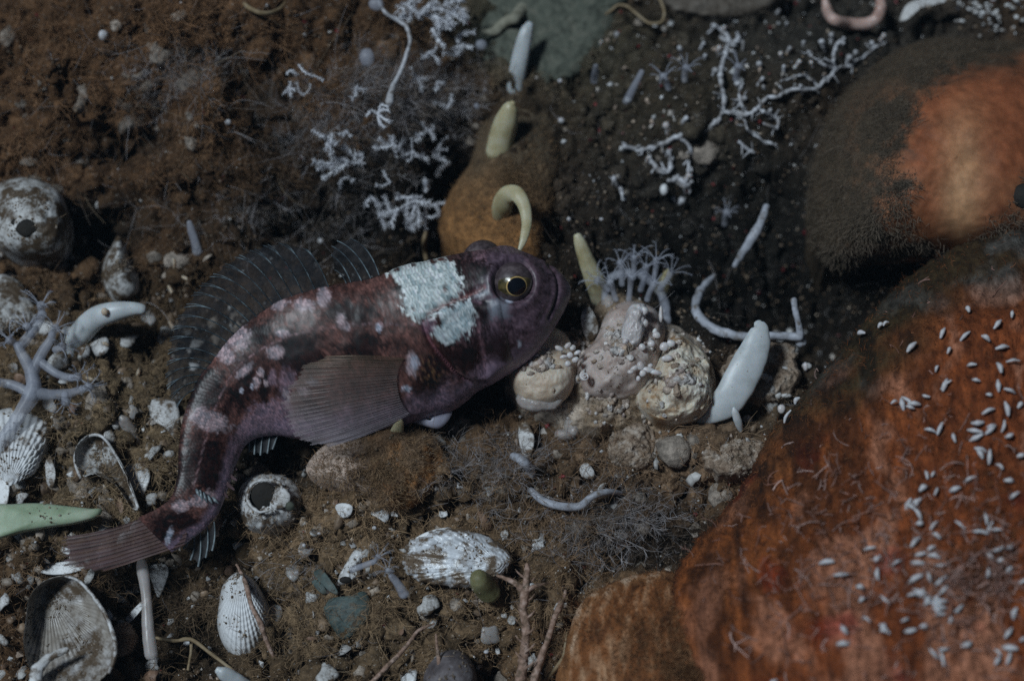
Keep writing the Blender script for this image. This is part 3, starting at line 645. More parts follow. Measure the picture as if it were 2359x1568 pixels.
def fin(name, bases, ctrls, tips, dep0, dep1, mem, raym, r0, r1, label=None, nr=14, scal=0.06, bow=0.0, fork=False, rays=True, pleat=0.00020, mcol=None):
    """membrane spanned by curved rays; every ray is a sub-part"""
    B_, C_, T_ = A(bases), A(ctrls), A(tips); n = len(B_)
    t = np.linspace(0, 1, nr)[None, :, None]
    Q = B_[:, None] * (1 - t) ** 2 + 2 * C_[:, None] * t * (1 - t) + T_[:, None] * t ** 2
    dp = A(dep0)[:, None] * (1 - t[..., 0]) + A(dep1)[:, None] * t[..., 0] - bow * np.sin(PI * t[..., 0])
    R3 = cs(Q[..., 0], Q[..., 1], dp)
    sub = 4; idx = np.linspace(0, n - 1, (n - 1) * sub + 1)
    rows = []
    for q_ in idx:
        i0 = min(int(q_), n - 2); f_ = q_ - i0
        tt = np.linspace(0, 1 - scal * math.sin(PI * f_), nr)
        p = R3[i0] * (1 - f_) + R3[i0 + 1] * f_
        p = np.stack([np.interp(tt, np.linspace(0, 1, nr), p[:, k]) for k in range(3)], -1)
        p = p + FWD * pleat * math.sin(PI * f_)
        rows.append(p)
    mc = None
    if mcol is not None:
        q_ = np.linspace(0, 1, len(rows))[:, None, None]; mc = (A(mcol[0]) * (1 - q_) + A(mcol[1]) * q_) * np.ones((1, nr, 1)); mc = (mc * (1 + .35 * fbm2(np.arange(len(rows))[:, None] * .11 + np.zeros((1, nr)), np.arange(nr)[None] * .25 + np.zeros((len(rows), 1)), 3, 9))[..., None]).reshape(-1, 3)
    o = put(name, (np.array(rows).reshape(-1, 3), grid_f(len(rows), nr)), mem, fish, label=label, color=mc)
    if rays:
        for i in range(n):
            rr = np.linspace(r0, r1, nr)
            if fork:
                s = R3[i] + (-FWD) * 0.0001
                k0 = int(nr * 0.6); dx = (R3[min(i + 1, n - 1)] - R3[max(i - 1, 0)]) * 0.09
                w_ = np.clip((np.arange(nr) - k0) / (nr - k0), 0, 1)[:, None]
                vf = cat_vf([tubes((s + dx * w_)[None], rr[None], 4), tubes((s - dx * w_)[None], rr[None], 4)])
            else: vf = tubes((R3[i] - FWD * 0.0002)[None], rr[None], 4)
            put('fin_ray', vf, raym[i % len(raym)] if isinstance(raym, list) else raym, o)
    return o
def back(xq):                                # back edge of the body nearest a plan point
    d = np.hypot(S[:, 0][:, None] - A(xq)[:, 0], S[:, 1][:, None] - A(xq)[:, 1]); return d.argmin(0)
def c6(l): return [((480 + x / 2.903) / 1.2757, (680 + y / 2.903) / 1.2757) for x, y in l]
tips2 = c6([(1200, 145), (1010, 100), (870, 115), (755, 155), (625, 210), (510, 288), (410, 375), (315, 455), (250, 535), (185, 635), (115, 735), (70, 830), (52, 922), (40, 1030), (26, 1130), (16, 1235), (28, 1330), (60, 1420), (110, 1500)])
sb = np.linspace(0, 1, len(tips2)) ** 0.92
ib = back([(757, 660), (452, 893)]); ii = (ib[0] + (ib[1] - ib[0]) * sb).astype(int)
base2 = S[ii][:, :2] + (S[ii][:, 2:4] - S[ii][:, :2]) * 0.03
tp = A(tips2); up_ = (S[ii][:, :2] - S[ii][:, 2:4]); up_ /= np.linalg.norm(up_, axis=1, keepdims=True)
ln = np.linalg.norm(tp - base2, axis=1, keepdims=True)
ctr2 = base2 * 0.45 + tp * 0.55 + up_ * ln * 0.16 + np.array([0.05, -0.10]) * ln
fin('dorsal_fin', base2, ctr2, tp, dD[ii], dD[ii] - 0.004 - 0.0 * sb, M['mem'], M['ray'], 0.00030, 0.00013, nr=16, scal=0.07, fork=True, label='long dark see-through fin with blue rays')
tips1 = c6([(1590, 62), (1480, 80), (1435, 125), (1430, 200), (1460, 330)]); base1 = c6([(1840, 372), (1770, 400), (1690, 420), (1600, 432), (1560, 440)])
b1, t1_ = A(base1), A(tips1); c1 = b1 * 0.4 + t1_ * 0.6 + np.array([18, -22]) * np.linspace(1, 0.3, 5)[:, None]
i1 = back(base1)
fin('dorsal_fin', b1, c1, t1_, dD[i1], dD[i1] - 0.004, M['mem'], M['ray'], 0.00028, 0.00020, nr=14, scal=0.08, label='short dark fin with teal streaks')
# pectoral fan
PR = [mat('pectoral_ray_%s' % 'abcdefghij'[i // 3], [tuple(.6 * (A((.34, .24, .16)) * (1 - i / 29) + A((.62, .56, .64)) * i / 29)), tuple(A((.34, .24, .16)) * (1 - i / 29) + A((.62, .56, .64)) * i / 29)], 110, 0.4, 0, spec=.4, alpha=.72) if i % 3 == 0 else None for i in range(30)]
PR = [PR[i - i % 3] for i in range(30)]
nb_ = 30
bp_ = catmull([(930, 826), (918, 850), (914, 880), (920, 915), (932, 940), (946, 954)], nb_)
tp_ = catmull([(742, 818), (705, 838), (682, 868), (662, 905), (652, 945), (660, 980), (688, 1008), (722, 1022), (756, 1028)], nb_)
tp_ = tp_ + (tp_ - bp_) * np.random.default_rng(5).normal(0, .022, (nb_, 1)) + np.random.default_rng(6).normal(0, 2.0, (nb_, 2))
cp_ = bp_ * 0.5 + tp_ * 0.5 + np.column_stack([np.zeros(nb_), np.linspace(-10, 14, nb_)])
dmp = np.array([np.min(np.where(near[None, :] & (np.hypot(fpx - x, fpy - y) < 14), depth(BV), 9)) for x, y in bp_])
dmp = np.where(dmp > 5, np.median(dmp[dmp < 5]), dmp)
fin('pectoral_fin', bp_, cp_, tp_, dmp - 0.0004, np.full(nb_, dmp.min() - 0.0005), M['pmem'], PR, 0.00013, 0.00007, mcol=((.26, .18, .11), (.60, .54, .60)), nr=16, scal=0.03, bow=0.003, pleat=0.00005, label='wide fan-shaped translucent fin', fork=True)
# pelvic pad under the chest
PV = catmull([(916, 958), (945, 950), (990, 949), (1038, 946), (1036, 962), (1024, 978), (1008, 987), (982, 982), (950, 972)], 70, True)
pc = PV.mean(0); pdp = depth(pt(pc[0], pc[1], 0.016))
f_ = np.linspace(0, 1, 9)[:-1]
rows = []
for sgn in (1, -1):
    for q_ in (f_ if sgn > 0 else f_[::-1]):
        xy = PV * (1 - q_) + pc * q_; rows.append(cs(xy[:, 0], xy[:, 1], pdp - sgn * 0.0022 * math.sqrt(1 - (1 - q_) ** 2)))
put('pelvic_fin', (np.array(rows).reshape(-1, 3), grid_f(len(rows), 70, True)), M['pelv'], fish, label='pale lavender fleshy fin tucked under the chest')
# tail fin
bt = catmull([(392, 1162), (414, 1186), (424, 1208), (430, 1230), (424, 1254)], 12); tt_ = catmull([(148, 1236), (140, 1252), (138, 1268), (144, 1286), (160, 1302), (190, 1312), (240, 1314)], 12)
tt_ = tt_ + (tt_ - bt) * np.random.default_rng(7).normal(0, .03, (12, 1))
ct = bt * 0.5 + tt_ * 0.5 + np.column_stack([np.zeros(12), np.linspace(26, 2, 12)])
dt = np.full(12, depth(C3[-30]) + 0.0003)
fin('caudal_fin', bt, ct, tt_, dt, dt - 0.001, M['cmem'], [M['cray'], M['cray2'], M['cray3']], 0.00014, 0.00007, nr=18, scal=0.05, bow=0.0015, pleat=0.00006, fork=True, label='brown streaked tail fin')
# anal fin: two stretches show below the bent tail
def px7(l): return [((150 + x / 2.903) / 1.2757, (1200 + y / 2.903) / 1.2757) for x, y in l]
ba = px7([(1390, 960), (1330, 1000), (1270, 1050), (1220, 1090), (1170, 1120)]); ta = px7([(1375, 1210), (1320, 1270), (1255, 1345), (1190, 1290), (1125, 1190)])
da = np.full(5, depth(pt(450, 1240, 0.010)))
ca_ = (A(ba) + A(ta)) / 2 + np.array([8, 0])
fin('anal_fin', ba, ca_, ta, da, da, M['mem'], M['tipray'], 0.00025, 0.00045, nr=10, scal=0.12, label='fin under the tail with pale blue tips')
ba = [(640, 1000), (622, 1002), (604, 1004), (588, 1008), (574, 1014)]; ta = [(628, 1034), (616, 1044), (600, 1048), (586, 1046), (574, 1040)]
da = np.full(5, depth(pt(600, 1020, 0.012)))
fin('anal_fin', ba, (A(ba) + A(ta)) / 2, ta, da, da, M['mem'], M['tipray'], 0.00025, 0.00045, nr=8, scal=0.12, label='front of the fin below the belly')
tl = px7([(1240, 690), (1270, 700), (1300, 720), (1335, 745), (1375, 760)]); tl2 = px7([(1262, 745), (1290, 785), (1330, 800), (1372, 805), (1425, 805)])
for k in range(5):
    dd_ = np.min(np.where(near[None, :] & (np.hypot(fpx - tl[k][0], fpy - tl[k][1]) < 16), depth(BV), 9)); dd_ = dd_ if dd_ < 5 else depth(C3[-60])
    put('fin_tip', tube(np.array([cs(*tl[k], dd_ - 0.0002), cs((tl[k][0] + tl2[k][0]) / 2, (tl[k][1] + tl2[k][1]) / 2, dd_ - 0.001), cs(*tl2[k], dd_ - 0.0008)]), [0.0005, 0.0006, 0.0002], 8, 10, 0.5), M['tipray'], fish)
tl = px7([(1480, 380), (1500, 470), (1510, 560), (1500, 640), (1450, 690)]); tl2 = px7([(1565, 440), (1582, 520), (1580, 610), (1560, 690), (1505, 755)])
for k in range(5):
    dd_ = depth(pt(tl2[k][0], tl2[k][1], 0.014))
    put('fin_tip', tube(np.array([cs(*tl[k], dd_ - 0.001), cs(*tl2[k], dd_)]), [0.0010, 0.0004], 8, 10, 0.4), M['cray'], fish)
EXCL.append(A([(S[i, 0], S[i, 1]) for i in range(0, NS, 25)] + [(S[i, 2], S[i, 3]) for i in range(NS - 1, -1, -25)]))

# ------------------------------------------------------------------ builders for the small life
def c1(l, x0, y0, s=2.352): return [((x0 + x / s) / 1.2757, (y0 + y / s) / 1.2757) for x, y in l]   # sketch sheets to plan
def gpath(lst, lifts):                      # path over the bottom
    lf_ = np.broadcast_to(A(lifts), (len(lst),))
    return np.array([gp(x, y, l) for (x, y), l in zip(lst, lf_)])
def runner(name, lst, lifts, w_, m, label, cat, sides=10, n=50, flat=1.0, lump=0.0, lf=600, parent=None, group=None, level=False):
    if level:
        z = np.median([gz(x, y) for x, y in lst]); P = np.array([pt(x, y, z + l) for (x, y), l in zip(lst, np.broadcast_to(A(lifts), (len(lst),)))])
    else: P = gpath(lst, lifts)
    R = np.broadcast_to(A(w_) * K, (len(lst),))
    return put(name, tube(P, R, sides, n, flat, lump=lump, lf=lf, seed=len(lst)), m, parent, label=label, cat=cat, group=group)
def polyp(o, base, dirn, hgt, r, tl, nt_=8, m=None, parent=None, pin=7, seed=0):
    """eight-armed polyp: stalk with a crown of feathered tentacles"""
    rg = np.random.default_rng(seed + 500); d = A(dirn) / np.linalg.norm(dirn); b = A(base)
    top = b + d * hgt; u = np.cross(d, [0.3, 0.5, 0.8]); u /= np.linalg.norm(u); v = np.cross(d, u)
    put('stalk', tube(np.array([b, b + d * hgt * 0.5 + u * hgt * 0.06, top]), [r * 0.9, r * 0.8, r * 1.1], 10, 14), m, parent)
    for i in range(nt_):
        a = 2 * PI * i / nt_ + rg.uniform(-.5, .5); e = u * math.cos(a) + v * math.sin(a); k = tl * rg.uniform(.5, .9)
        pp = catmull(np.array([top + e * r * .5, top + e * (r + k * .35) + d * k * .45, top + e * (r + k * .75) + d * k * .62, top + e * (r + k) + d * k * rg.uniform(.35, .7)]), 9)
        parts = [tubes(pp[None], np.linspace(r * .15, r * .04, 9)[None], 5)]
        sd = np.cross(e, d); q = []
        for t in np.linspace(.3, .95, pin):
            p0 = pp[int(t * 8)]
            for s in (-1, 1): q.append([p0, p0 + sd * s * k * .08 + e * k * .05, p0 + sd * s * k * .11 + e * k * .12])
        parts.append(tubes(np.array(q), np.ones((len(q), 3)) * r * .05, 3))
        put('tentacle', cat_vf(parts), m, parent)
def plume(P, w0, side, ns, seed=0, taper=True):
    """spiny white branch: a stem with short side spikes"""
    rg = np.random.default_rng(seed); Q = catmull(P, 40); n = len(Q)
    T = np.gradient(Q, axis=0); T /= np.linalg.norm(T, axis=1, keepdims=True) + 1e-12
    R = np.linspace(w0, w0 * (.35 if taper else .8), n) * .75 * (1 + .5 * fbm2(np.arange(n) * .4, np.zeros(n) + seed, 2, seed))
    out = [tubes(Q[None], R[None], 6)]; q = []; rr = []
    for k in range(ns):
        i = int(rg.uniform(1, n - 1)); nd = np.cross(T[i], rg.normal(size=3)); nd /= np.linalg.norm(nd) + 1e-9
        l_ = side * rg.uniform(.6, 1.25); dirn = nd + T[i] * .45
        q.append([Q[i], Q[i] + dirn * l_ * .55, Q[i] + dirn * l_ + T[i] * l_ * .15]); rr.append([w0 * .30, w0 * .22, w0 * .08])
    out.append(tubes(np.array(q), np.array(rr), 4)); return cat_vf(out)
def flake(outl, z, thick=0.0006, tilt=(0, 0), bend=0.002, N=60, seed=0, J=8, edge=0.03):
    """thin curved plate from its plan outline"""
    o = catmull(outl, N, True); c = o.mean(0); k = np.arange(N)
    o = o + (o - c) * (edge * fbm2(k * .5, k * 0. + seed, 3, seed))[:, None]; EXCL.append(A(outl))
    rad = np.abs(o - c).max()
    rows = []
    for sg, fs in ((-1, np.linspace(.96, 0, J)), (1, np.linspace(0, .96, J))):
        for f in fs:
            xy = o * (1 - f) + c * f; r = (xy - c) / rad
            zz = z + tilt[0] * r[:, 0] + tilt[1] * -r[:, 1] - bend * (r ** 2).sum(1) + (thick if sg > 0 else 0)
            rows.append(pt(xy[:, 0], xy[:, 1], zz))
    V = np.array(rows).reshape(-1, 3); m = len(rows); F = grid_f(m, N, True)
    jj = np.arange(N); jn_ = (jj + 1) % N; c0 = len(V); L = (m - 1) * N
    V = np.vstack([V, V[:N].mean(0), V[L:].mean(0)])
    return V, [F, np.vstack([np.stack([np.full(N, c0), jn_, jj], -1), np.stack([np.full(N, c0 + 1), L + jj, L + jn_], -1)])]
def rel(x, y, dx, dy): return [(x + a, y + b) for a, b in zip(dx, dy)]
def oval(x, y, rx, ry, n=12, rot=0.0, j=0.0, seed=0):
    rg = np.random.default_rng(seed); a = np.arange(n) * 2 * PI / n; s = 1 + j * rg.uniform(-1, 1, n)
    u = rx * s * np.cos(a); v = ry * s * np.sin(a); return [(x + p * math.cos(rot) - q * math.sin(rot), y + p * math.sin(rot) + q * math.cos(rot)) for p, q in zip(u, v)]

# ------------------------------------------------------------------ shells and their pieces
s1 = thing('limpet_shell', 'white domed shell with a dark hole, at the left edge', 'shell', loc=gp(75, 490))
O_ = [(-25, 470), (-10, 430), (40, 408), (95, 415), (140, 445), (158, 500), (152, 560), (120, 585), (60, 590), (0, 572), (-25, 530)]
put('shell_wall', dome(O_, gz(75, 520) + .003, .017, (70, 480), 110, 36, 2.0, .0012, 160, ribs=0, grow=5, gd=.0001, seed=3, fine=.0003, ff=900), M['shell_dirty'], s1)
put('hole', ico(pt(62, 525, gz(75, 520) + .0185), A([24, 19, 6]) * K, 12, 20, .25, 400, axis=CAMROT), M['dark'], s1)
put('hole', ico(pt(33, 512, gz(75, 520) + .018), A([8, 8, 3]) * K, 8, 12, .1, 400, axis=CAMROT), M['dark'], s1)
put('folded_shell', dome([(240, 660), (235, 620), (250, 580), (270, 545), (285, 560), (300, 600), (320, 640), (310, 680), (270, 692)], gz(270, 620) + .004, .010, (272, 610), 70, 22, 1.4, .0008, 300, seed=8, edge=.04), M['shell_dirty'], None, 'upright pale broken shell beside the dark hollow at left', 'shell')
put('scallop_valve', dome([(-40, 1000), (-10, 950), (40, 938), (90, 950), (112, 990), (100, 1050), (75, 1095), (30, 1090), (-30, 1060)], gz(50, 1010) + .003, .010, (20, 1120), 180, 30, 1.8, .0004, 200, ribs=64, rd=.00042, grow=7, gd=.0003, seed=2), M['shell_clean'], None, 'fine ribbed white scallop under the soft coral stalk, left edge', 'shell')
put('half_buried_shell', dome([(-40, 660), (0, 632), (40, 645), (70, 680), (90, 730), (70, 760), (20, 765), (-40, 760)], gz(20, 720) + .004, .006, (0, 740), 90, 22, 2.0, .0006, 250, grow=6, gd=.0003, seed=5, thick=.0012), M['shell_dirty'], None, 'curved shell rim peeking from silt above the soft coral', 'shell')
put('shell_fragment', flake([(335, 940), (350, 920), (395, 918), (412, 945), (412, 985), (404, 1010), (380, 985), (352, 970), (330, 962)], gz(375, 960) + .006, .0012, (.001, .001), .003, seed=4), M['shell'], None, 'crumbly white shell piece left of the tail bend', 'shell')
cv = thing('curled_shell', 'broken curled shell with a rust edged rim, left of the tail', 'shell', loc=gp(235, 1060))
put('shell_wall', dome([(172, 1060), (180, 1025), (205, 1003), (235, 1005), (262, 1040), (285, 1080), (300, 1120), (318, 1165), (305, 1170), (270, 1120), (240, 1100), (215, 1090), (190, 1095)], gz(235, 1060) + .009, .007, (225, 1050), 110, 24, 2, .0006, 260, seed=6, concave=True, thick=.0011, edge=.10), M['shell_dirty'], cv)
put('rim', tube(gpath([(185, 1100), (172, 1060), (182, 1024), (207, 1003), (236, 1006), (262, 1040), (290, 1092), (318, 1168)], .0095), np.full(8, 3.4) * K, 8, 70), M['shell'], cv)
put('shell_fragment', flake([(285, 1075), (330, 1068), (345, 1095), (335, 1130), (318, 1150), (300, 1110)], gz(315, 1105) + .004, .001, (.001, 0), .001, seed=9), M['shell_clean'], None, 'white angular shell chip tucked behind the curled shell', 'shell')
bn = thing('barnacle', 'round crusty barnacle with an open top, right of the tail', 'barnacle', loc=gp(620, 1145))
zb = gz(615, 1160)
OB = [(548, 1165), (552, 1125), (580, 1098), (620, 1090), (660, 1098), (690, 1125), (695, 1165), (680, 1195), (640, 1215), (590, 1218), (560, 1200)]
put('wall_plate', dome(OB, zb + .001, .011, (622, 1148), 120, 16, 1.6, .0010, 420, ribs=17, rd=.0005, seed=11, fine=.0006, ff=900), M['shell'], bn)
put('opening', ico(pt(608, 1142, zb + .0118), A([33, 30, 7]) * K, 14, 26, .12, 300, axis=CAMROT), M['dark'], bn)
put('rim', tube(np.array([pt(x, y, zb + .0135) for x, y in [(628, 1172), (595, 1178), (572, 1155), (576, 1122), (600, 1106), (640, 1110), (650, 1126)]]), A([2, 3.5, 4, 3, 4, 4, 2]) * K, 8, 60, lump=.7, lf=700), M['shell'], bn)
put('plate', flake([(622, 1130), (650, 1122), (668, 1140), (660, 1165), (630, 1170), (618, 1150)], zb + .0125, .0008, (.001, .001), .001, seed=3), M['shell'], bn)
put('shell_chip', flake([(772, 1165), (792, 1158), (812, 1166), (805, 1188), (785, 1190)], gz(790, 1172) + .004, .0008, (.001, .001), .001, seed=12), M['shell_clean'], None, 'small triangular ribbed white chip below the orange lump', 'shell')
sv = thing('clam_valve', 'large hollow clam shell lying open in the lower left corner', 'shell', loc=gp(150, 1440))
OV = [(60, 1420), (70, 1370), (105, 1335), (165, 1325), (205, 1360), (240, 1410), (262, 1465), (262, 1510), (245, 1550), (200, 1585), (130, 1590), (80, 1560), (55, 1490)]
put('bowl', dome(OV, gz(160, 1450) + .020, .011, (112, 1372), 170, 40, 2.2, .0009, 160, ribs=74, rd=.00034, seed=15, concave=True, thick=.0014, grow=3, gd=.0002), mat('clam_inside', [(.20, .165, .13), (.36, .33, .30), (.58, .58, .60)], 70, .35, .2, 900, .0004, .5, silt=(.105, .075, .050), silt_t=.53, silt_s=60), sv)
put('lip', tube(np.array([pt(x, y, gz(160, 1450) + .0208) for x, y in [(150, 1326), (180, 1336), (208, 1364), (240, 1410), (262, 1465), (264, 1510), (250, 1548)]]), A([2, 3.5, 4, 4.5, 5, 5, 4]) * K, 8, 60, lump=.3, lf=900), M['shell'], sv)
put('hinge_fold', tube(np.array([pt(x, y, gz(160, 1450) + .021) for x, y in [(75, 1590), (85, 1545), (110, 1515), (155, 1495)]]), A([12, 13, 9, 5]) * K, 12, 40, .6, lump=.5, lf=300), M['shell'], sv)
put('ribbed_shell', dome([(245, 1470), (265, 1440), (295, 1432), (312, 1460), (305, 1495), (275, 1515), (250, 1505)], gz(280, 1475) + .004, .008, (265, 1475), 150, 24, 2, 0, ribs=36, rd=.0006, seed=16), M['shell_brown'], None, 'small brown ribbed shell beside the large clam', 'shell')
ck = thing('cockle_shell', 'white ribbed oval cockle on the bottom edge, below the barnacle', 'shell', loc=gp(555, 1420))
OC = [(505, 1385), (515, 1345), (545, 1318), (580, 1330), (608, 1370), (622, 1415), (612, 1465), (585, 1505), (550, 1515), (518, 1490), (500, 1440)]
zc = gz(560, 1420)
M['cockle'] = mat('cockle_white', [(.60, .59, .58), (.74, .75, .77), (.82, .83, .85)], 130, .42, .25, 1500, .0003, .5, silt=(.26, .20, .15), silt_t=.70, silt_s=520)
put('valve', dome(OC, zc + .004, .017, (552, 1325), 240, 46, 2.0, .0002, 160, ribs=88, rd=.00028, grow=12, gd=.00016, seed=17), M['cockle'], ck)
put('broken_plate', flake([(600, 1400), (640, 1392), (650, 1410), (635, 1440), (612, 1455)], zc + .006, .0007, (.001, .002), .002, seed=18), M['jelly'], ck)
sh = thing('silvery_shell', 'wide silvery white shell with brown silt on its back, bottom centre', 'shell', loc=gp(1050, 1285))
OS = [(932, 1280), (945, 1248), (985, 1228), (1035, 1215), (1080, 1222), (1130, 1238), (1165, 1262), (1178, 1290), (1160, 1320), (1120, 1345), (1070, 1352), (1010, 1345), (960, 1335), (935, 1312)]
M['silver'] = mat('silvery_shell', [(.50, .52, .55), (.70, .73, .78), (.82, .85, .90)], 150, .28, .35, 1000, .0004, .6, silt=(.15, .108, .074), silt_t=.485, silt_s=130)
put('valve', dome(OS, gz(1050, 1290) + .006, .007, (1150, 1300), 200, 40, 1.7, .0028, 110, ribs=60, rd=.00012, grow=4, gd=.00015, seed=19, edge=.06, fine=.0003, thick=.0010), M['silver'], sh)
put('plate', flake([(955, 1240), (990, 1222), (1032, 1214), (1038, 1224), (1000, 1245), (965, 1258)], gz(1000, 1235) + .0095, .0008, (0, .001), .001, seed=20), M['shell_clean'], sh)
put('dark_shell', dome([(975, 1568), (985, 1530), (1020, 1500), (1060, 1498), (1090, 1530), (1095, 1580), (1040, 1610), (990, 1600)], gz(1040, 1540) + .002, .012, (1035, 1550), 90, 26, 2, .0008, 200, seed=21), mat('grey_violet_shell', [(.05, .042, .045), (.14, .12, .125), (.26, .25, .27)], 130, .6, .5, 900, .0006, .3), None, 'dark grey violet shell at the bottom edge', 'shell')
tf = thing('teal_shell', 'dark teal glassy shell plates among silt, left of the silvery shell', 'shell', loc=gp(800, 1400))
put('plate', flake([(745, 1405), (760, 1378), (800, 1372), (840, 1362), (852, 1392), (846, 1425), (820, 1455), (790, 1472), (768, 1448)], gz(800, 1415) + .006, .0008, (.001, .002), .003, seed=22), M['teal'], tf)
put('plate', flake([(722, 1318), (742, 1312), (772, 1350), (778, 1368), (760, 1362), (735, 1338)], gz(750, 1340) + .008, .0007, (.002, 0), .001, seed=23), M['teal'], tf)
put('plate', flake([(718, 1340), (735, 1335), (752, 1362), (740, 1366)], gz(735, 1350) + .008, .0007, (.001, 0), .001, seed=24), M['teal'], tf)
put('shell_chip', flake([(338, 1300), (372, 1296), (388, 1310), (382, 1340), (365, 1375), (352, 1345)], gz(362, 1330) + .006, .0009, (.001, .001), .002, seed=25), M['shell_clean'], None, 'bright shell chip hanging under the tail fin', 'shell')
put('shell_chip', flake([(285, 1428), (330, 1380), (340, 1384), (300, 1432)], gz(310, 1405) + .008, .0006, (.001, 0), .0005, seed=26), M['shell_clean'], None, 'thin bright shell edge right of the large clam', 'shell')
put('shell_chip', flake([(85, 1310), (125, 1296), (185, 1290), (205, 1304), (160, 1320), (110, 1322)], gz(145, 1305) + .010, .0010, (.001, .001), .002, seed=27), M['shell_clean'], None, 'bright white shell sliver under the tail fin tip', 'shell')
put('shell_chip', flake([(-10, 1090), (15, 1082), (22, 1120), (14, 1165), (-10, 1170)], gz(5, 1125) + .006, .001, (.001, .001), .001, seed=28), M['shell_clean'], None, 'pale shell chip above the green blade, left edge', 'shell')
put('shell_chip', flake([(105, 1062), (118, 1055), (128, 1090), (122, 1120), (108, 1112)], gz(115, 1090) + .006, .001, (.001, .001), .001, seed=29), M['shell'], None, 'narrow shell chip below the ribbed scallop', 'shell')
put('shell_chip', flake([(1338, 728), (1348, 702), (1362, 712), (1378, 748), (1372, 775), (1355, 786), (1342, 762)], gz(1355, 740) + .012, .001, (.001, .003), .002, seed=30), M['shell_dirty'], None, 'brown flecked upright shell chip between snout and mauve lump', 'shell')
put('shell_chip', flake([(1405, 722), (1420, 705), (1428, 712), (1412, 745), (1402, 748)], gz(1415, 725) + .012, .001, (.002, .002), .001, seed=31), M['shell_dirty'], None, 'narrow pale shell chip beside the polyps', 'shell')
put('shell_chip', flake([(1195, 985), (1215, 975), (1230, 1010), (1222, 1050), (1208, 1055), (1196, 1020)], gz(1212, 1015) + .008, .001, (.002, .001), .002, seed=32), M['shell'], None, 'white flaky shell chip below the peach lump', 'shell')
put('shell_chip', flake([(1335, 1075), (1352, 1066), (1368, 1085), (1366, 1102), (1342, 1098)], gz(1350, 1085) + .005, .0008, (.001, .001), .001, seed=33), M['shell'], None, 'small pitted white chip on brown turf, centre right', 'shell')
put('shell_flake', flake([(2072, 48), (2086, 14), (2108, 2), (2150, -8), (2205, -4), (2150, 12), (2118, 20), (2092, 44)], gz(2110, 15) + .010, .0012, (.001, .002), .002, seed=34), M['shell'], None, 'large white torn flake at the top right edge', 'shell')
put('rock_flake', dome([(1520, -20), (1545, 18), (1620, 36), (1690, 40), (1740, 30), (1800, -20)], gz(1640, 10) + .003, .004, (1640, -5), 110, 24, 1.6, .002, 160, seed=35, edge=.10, fine=.0006), mat('brown_grey_stone', [(.05, .04, .03), (.10, .08, .062), (.15, .13, .11)], 200, .7, .4, 900), None, 'flat brown grey stone at the top edge', 'stone')
put('curved_shell_edge', tube(gpath([(548, -5), (575, 20), (610, 32), (645, 22), (665, -5)], .006), A([5, 6, 6, 6, 5]) * K, 8, 40), M['thread'], None, 'thin curved brown shell rim at the top edge', 'shell')

# ------------------------------------------------------------------ papillae and blades standing singly
def pap(lst, z, ws, m, label, name='papilla', cat='papilla', flat=.7, ridges=0, rd=0., sides=20):
    zb_ = gz(*lst[0]); EXCL.append(A(oval(*lst[0], ws[0], ws[0])))
    return put(name, tube(px3(lst, [zb_ + q for q in z]), wid(0, ws), sides, 50, flat, ridges=ridges, rd=rd, lump=.09, lf=260, seed=len(label)), m, None, label, cat)
pap([(1388, 692), (1372, 650), (1352, 605), (1338, 565), (1330, 545)], [-.002, .008, .015, .020, .022], [26, 24, 19, 15, 10], M['papilla'], 'yellow ribbed papilla leaning up beside the fish snout', ridges=10, rd=.05)
pap([(1522, 672), (1530, 650), (1538, 632), (1541, 624)], [.006, .010, .014, .016], [17, 16, 13, 8], M['papilla'], 'short yellow papilla behind the polyp crowns')
pap([(1612, 968), (1668, 930), (1712, 862), (1742, 795), (1750, 758), (1746, 745)], [.006, .013, .018, .021, .023, .023], [12, 34, 38, 32, 20, 10], M['papilla_pale'], 'large smooth white blade standing beside the cream sponge', 'blade', flat=.42, sides=28)
lp = thing('papilla', 'white curved papilla with an open tip, left of the dorsal fin', 'papilla', loc=gp(165, 800))
zl = gz(170, 800)
put('stem', tube(px3([(158, 812), (188, 765), (222, 732), (262, 718), (305, 711), (328, 712)], [zl, zl + .008, zl + .014, zl + .017, zl + .018, zl + .018]), wid(0, [22, 27, 26, 23, 16, 12]), 22, 60, .8), M['papilla_pale'], lp)
put('pore', ico(pt(331, 712, zl + .0182), A([4, 9, 6]) * K, 10, 14, axis=CAMROT), M['dark'], lp)
put('wart', ico(pt(241, 718, zl + .0208), A([8, 9, 6]) * K, 10, 14, axis=CAMROT), M['peach'], lp)
pap([(318, 1022), (302, 995), (286, 970), (280, 962)], [.001, .006, .010, .011], [7, 13, 13, 8], M['jelly'], 'small translucent papilla left of the tail bend')
GL = [(-30, 1168), (30, 1160), (90, 1158), (150, 1164), (205, 1170), (234, 1172), (218, 1192), (170, 1205), (120, 1212), (60, 1222), (-30, 1238)]
put('green_blade', dome(GL, gz(100, 1190) + .013, .003, (100, 1190), 80, 14, 2, .0003, 150, thick=.0012, seed=44), M['leaf'], None, 'pale green flat blade at the left edge above the tail fin', 'blade')
pap([(912, 1004), (916, 988), (922, 972), (924, 966)], [.010, .013, .017, .018], [17, 14, 8, 3], M['papilla'], 'tiny yellow cone on the orange lump, under the pectoral fin', 'papilla_cone')
pap([(1706, 992), (1700, 972), (1693, 950), (1690, 940)], [.002, .006, .009, .010], [5, 9, 8, 4], M['papilla_pale'], 'small slim white papilla below the white blade')
pap([(575, 1590), (545, 1568), (515, 1550), (503, 1543)], [.001, .006, .009, .010], [18, 18, 15, 9], M['papilla_pale'], 'white rounded papilla tip at the bottom edge below the cockle')
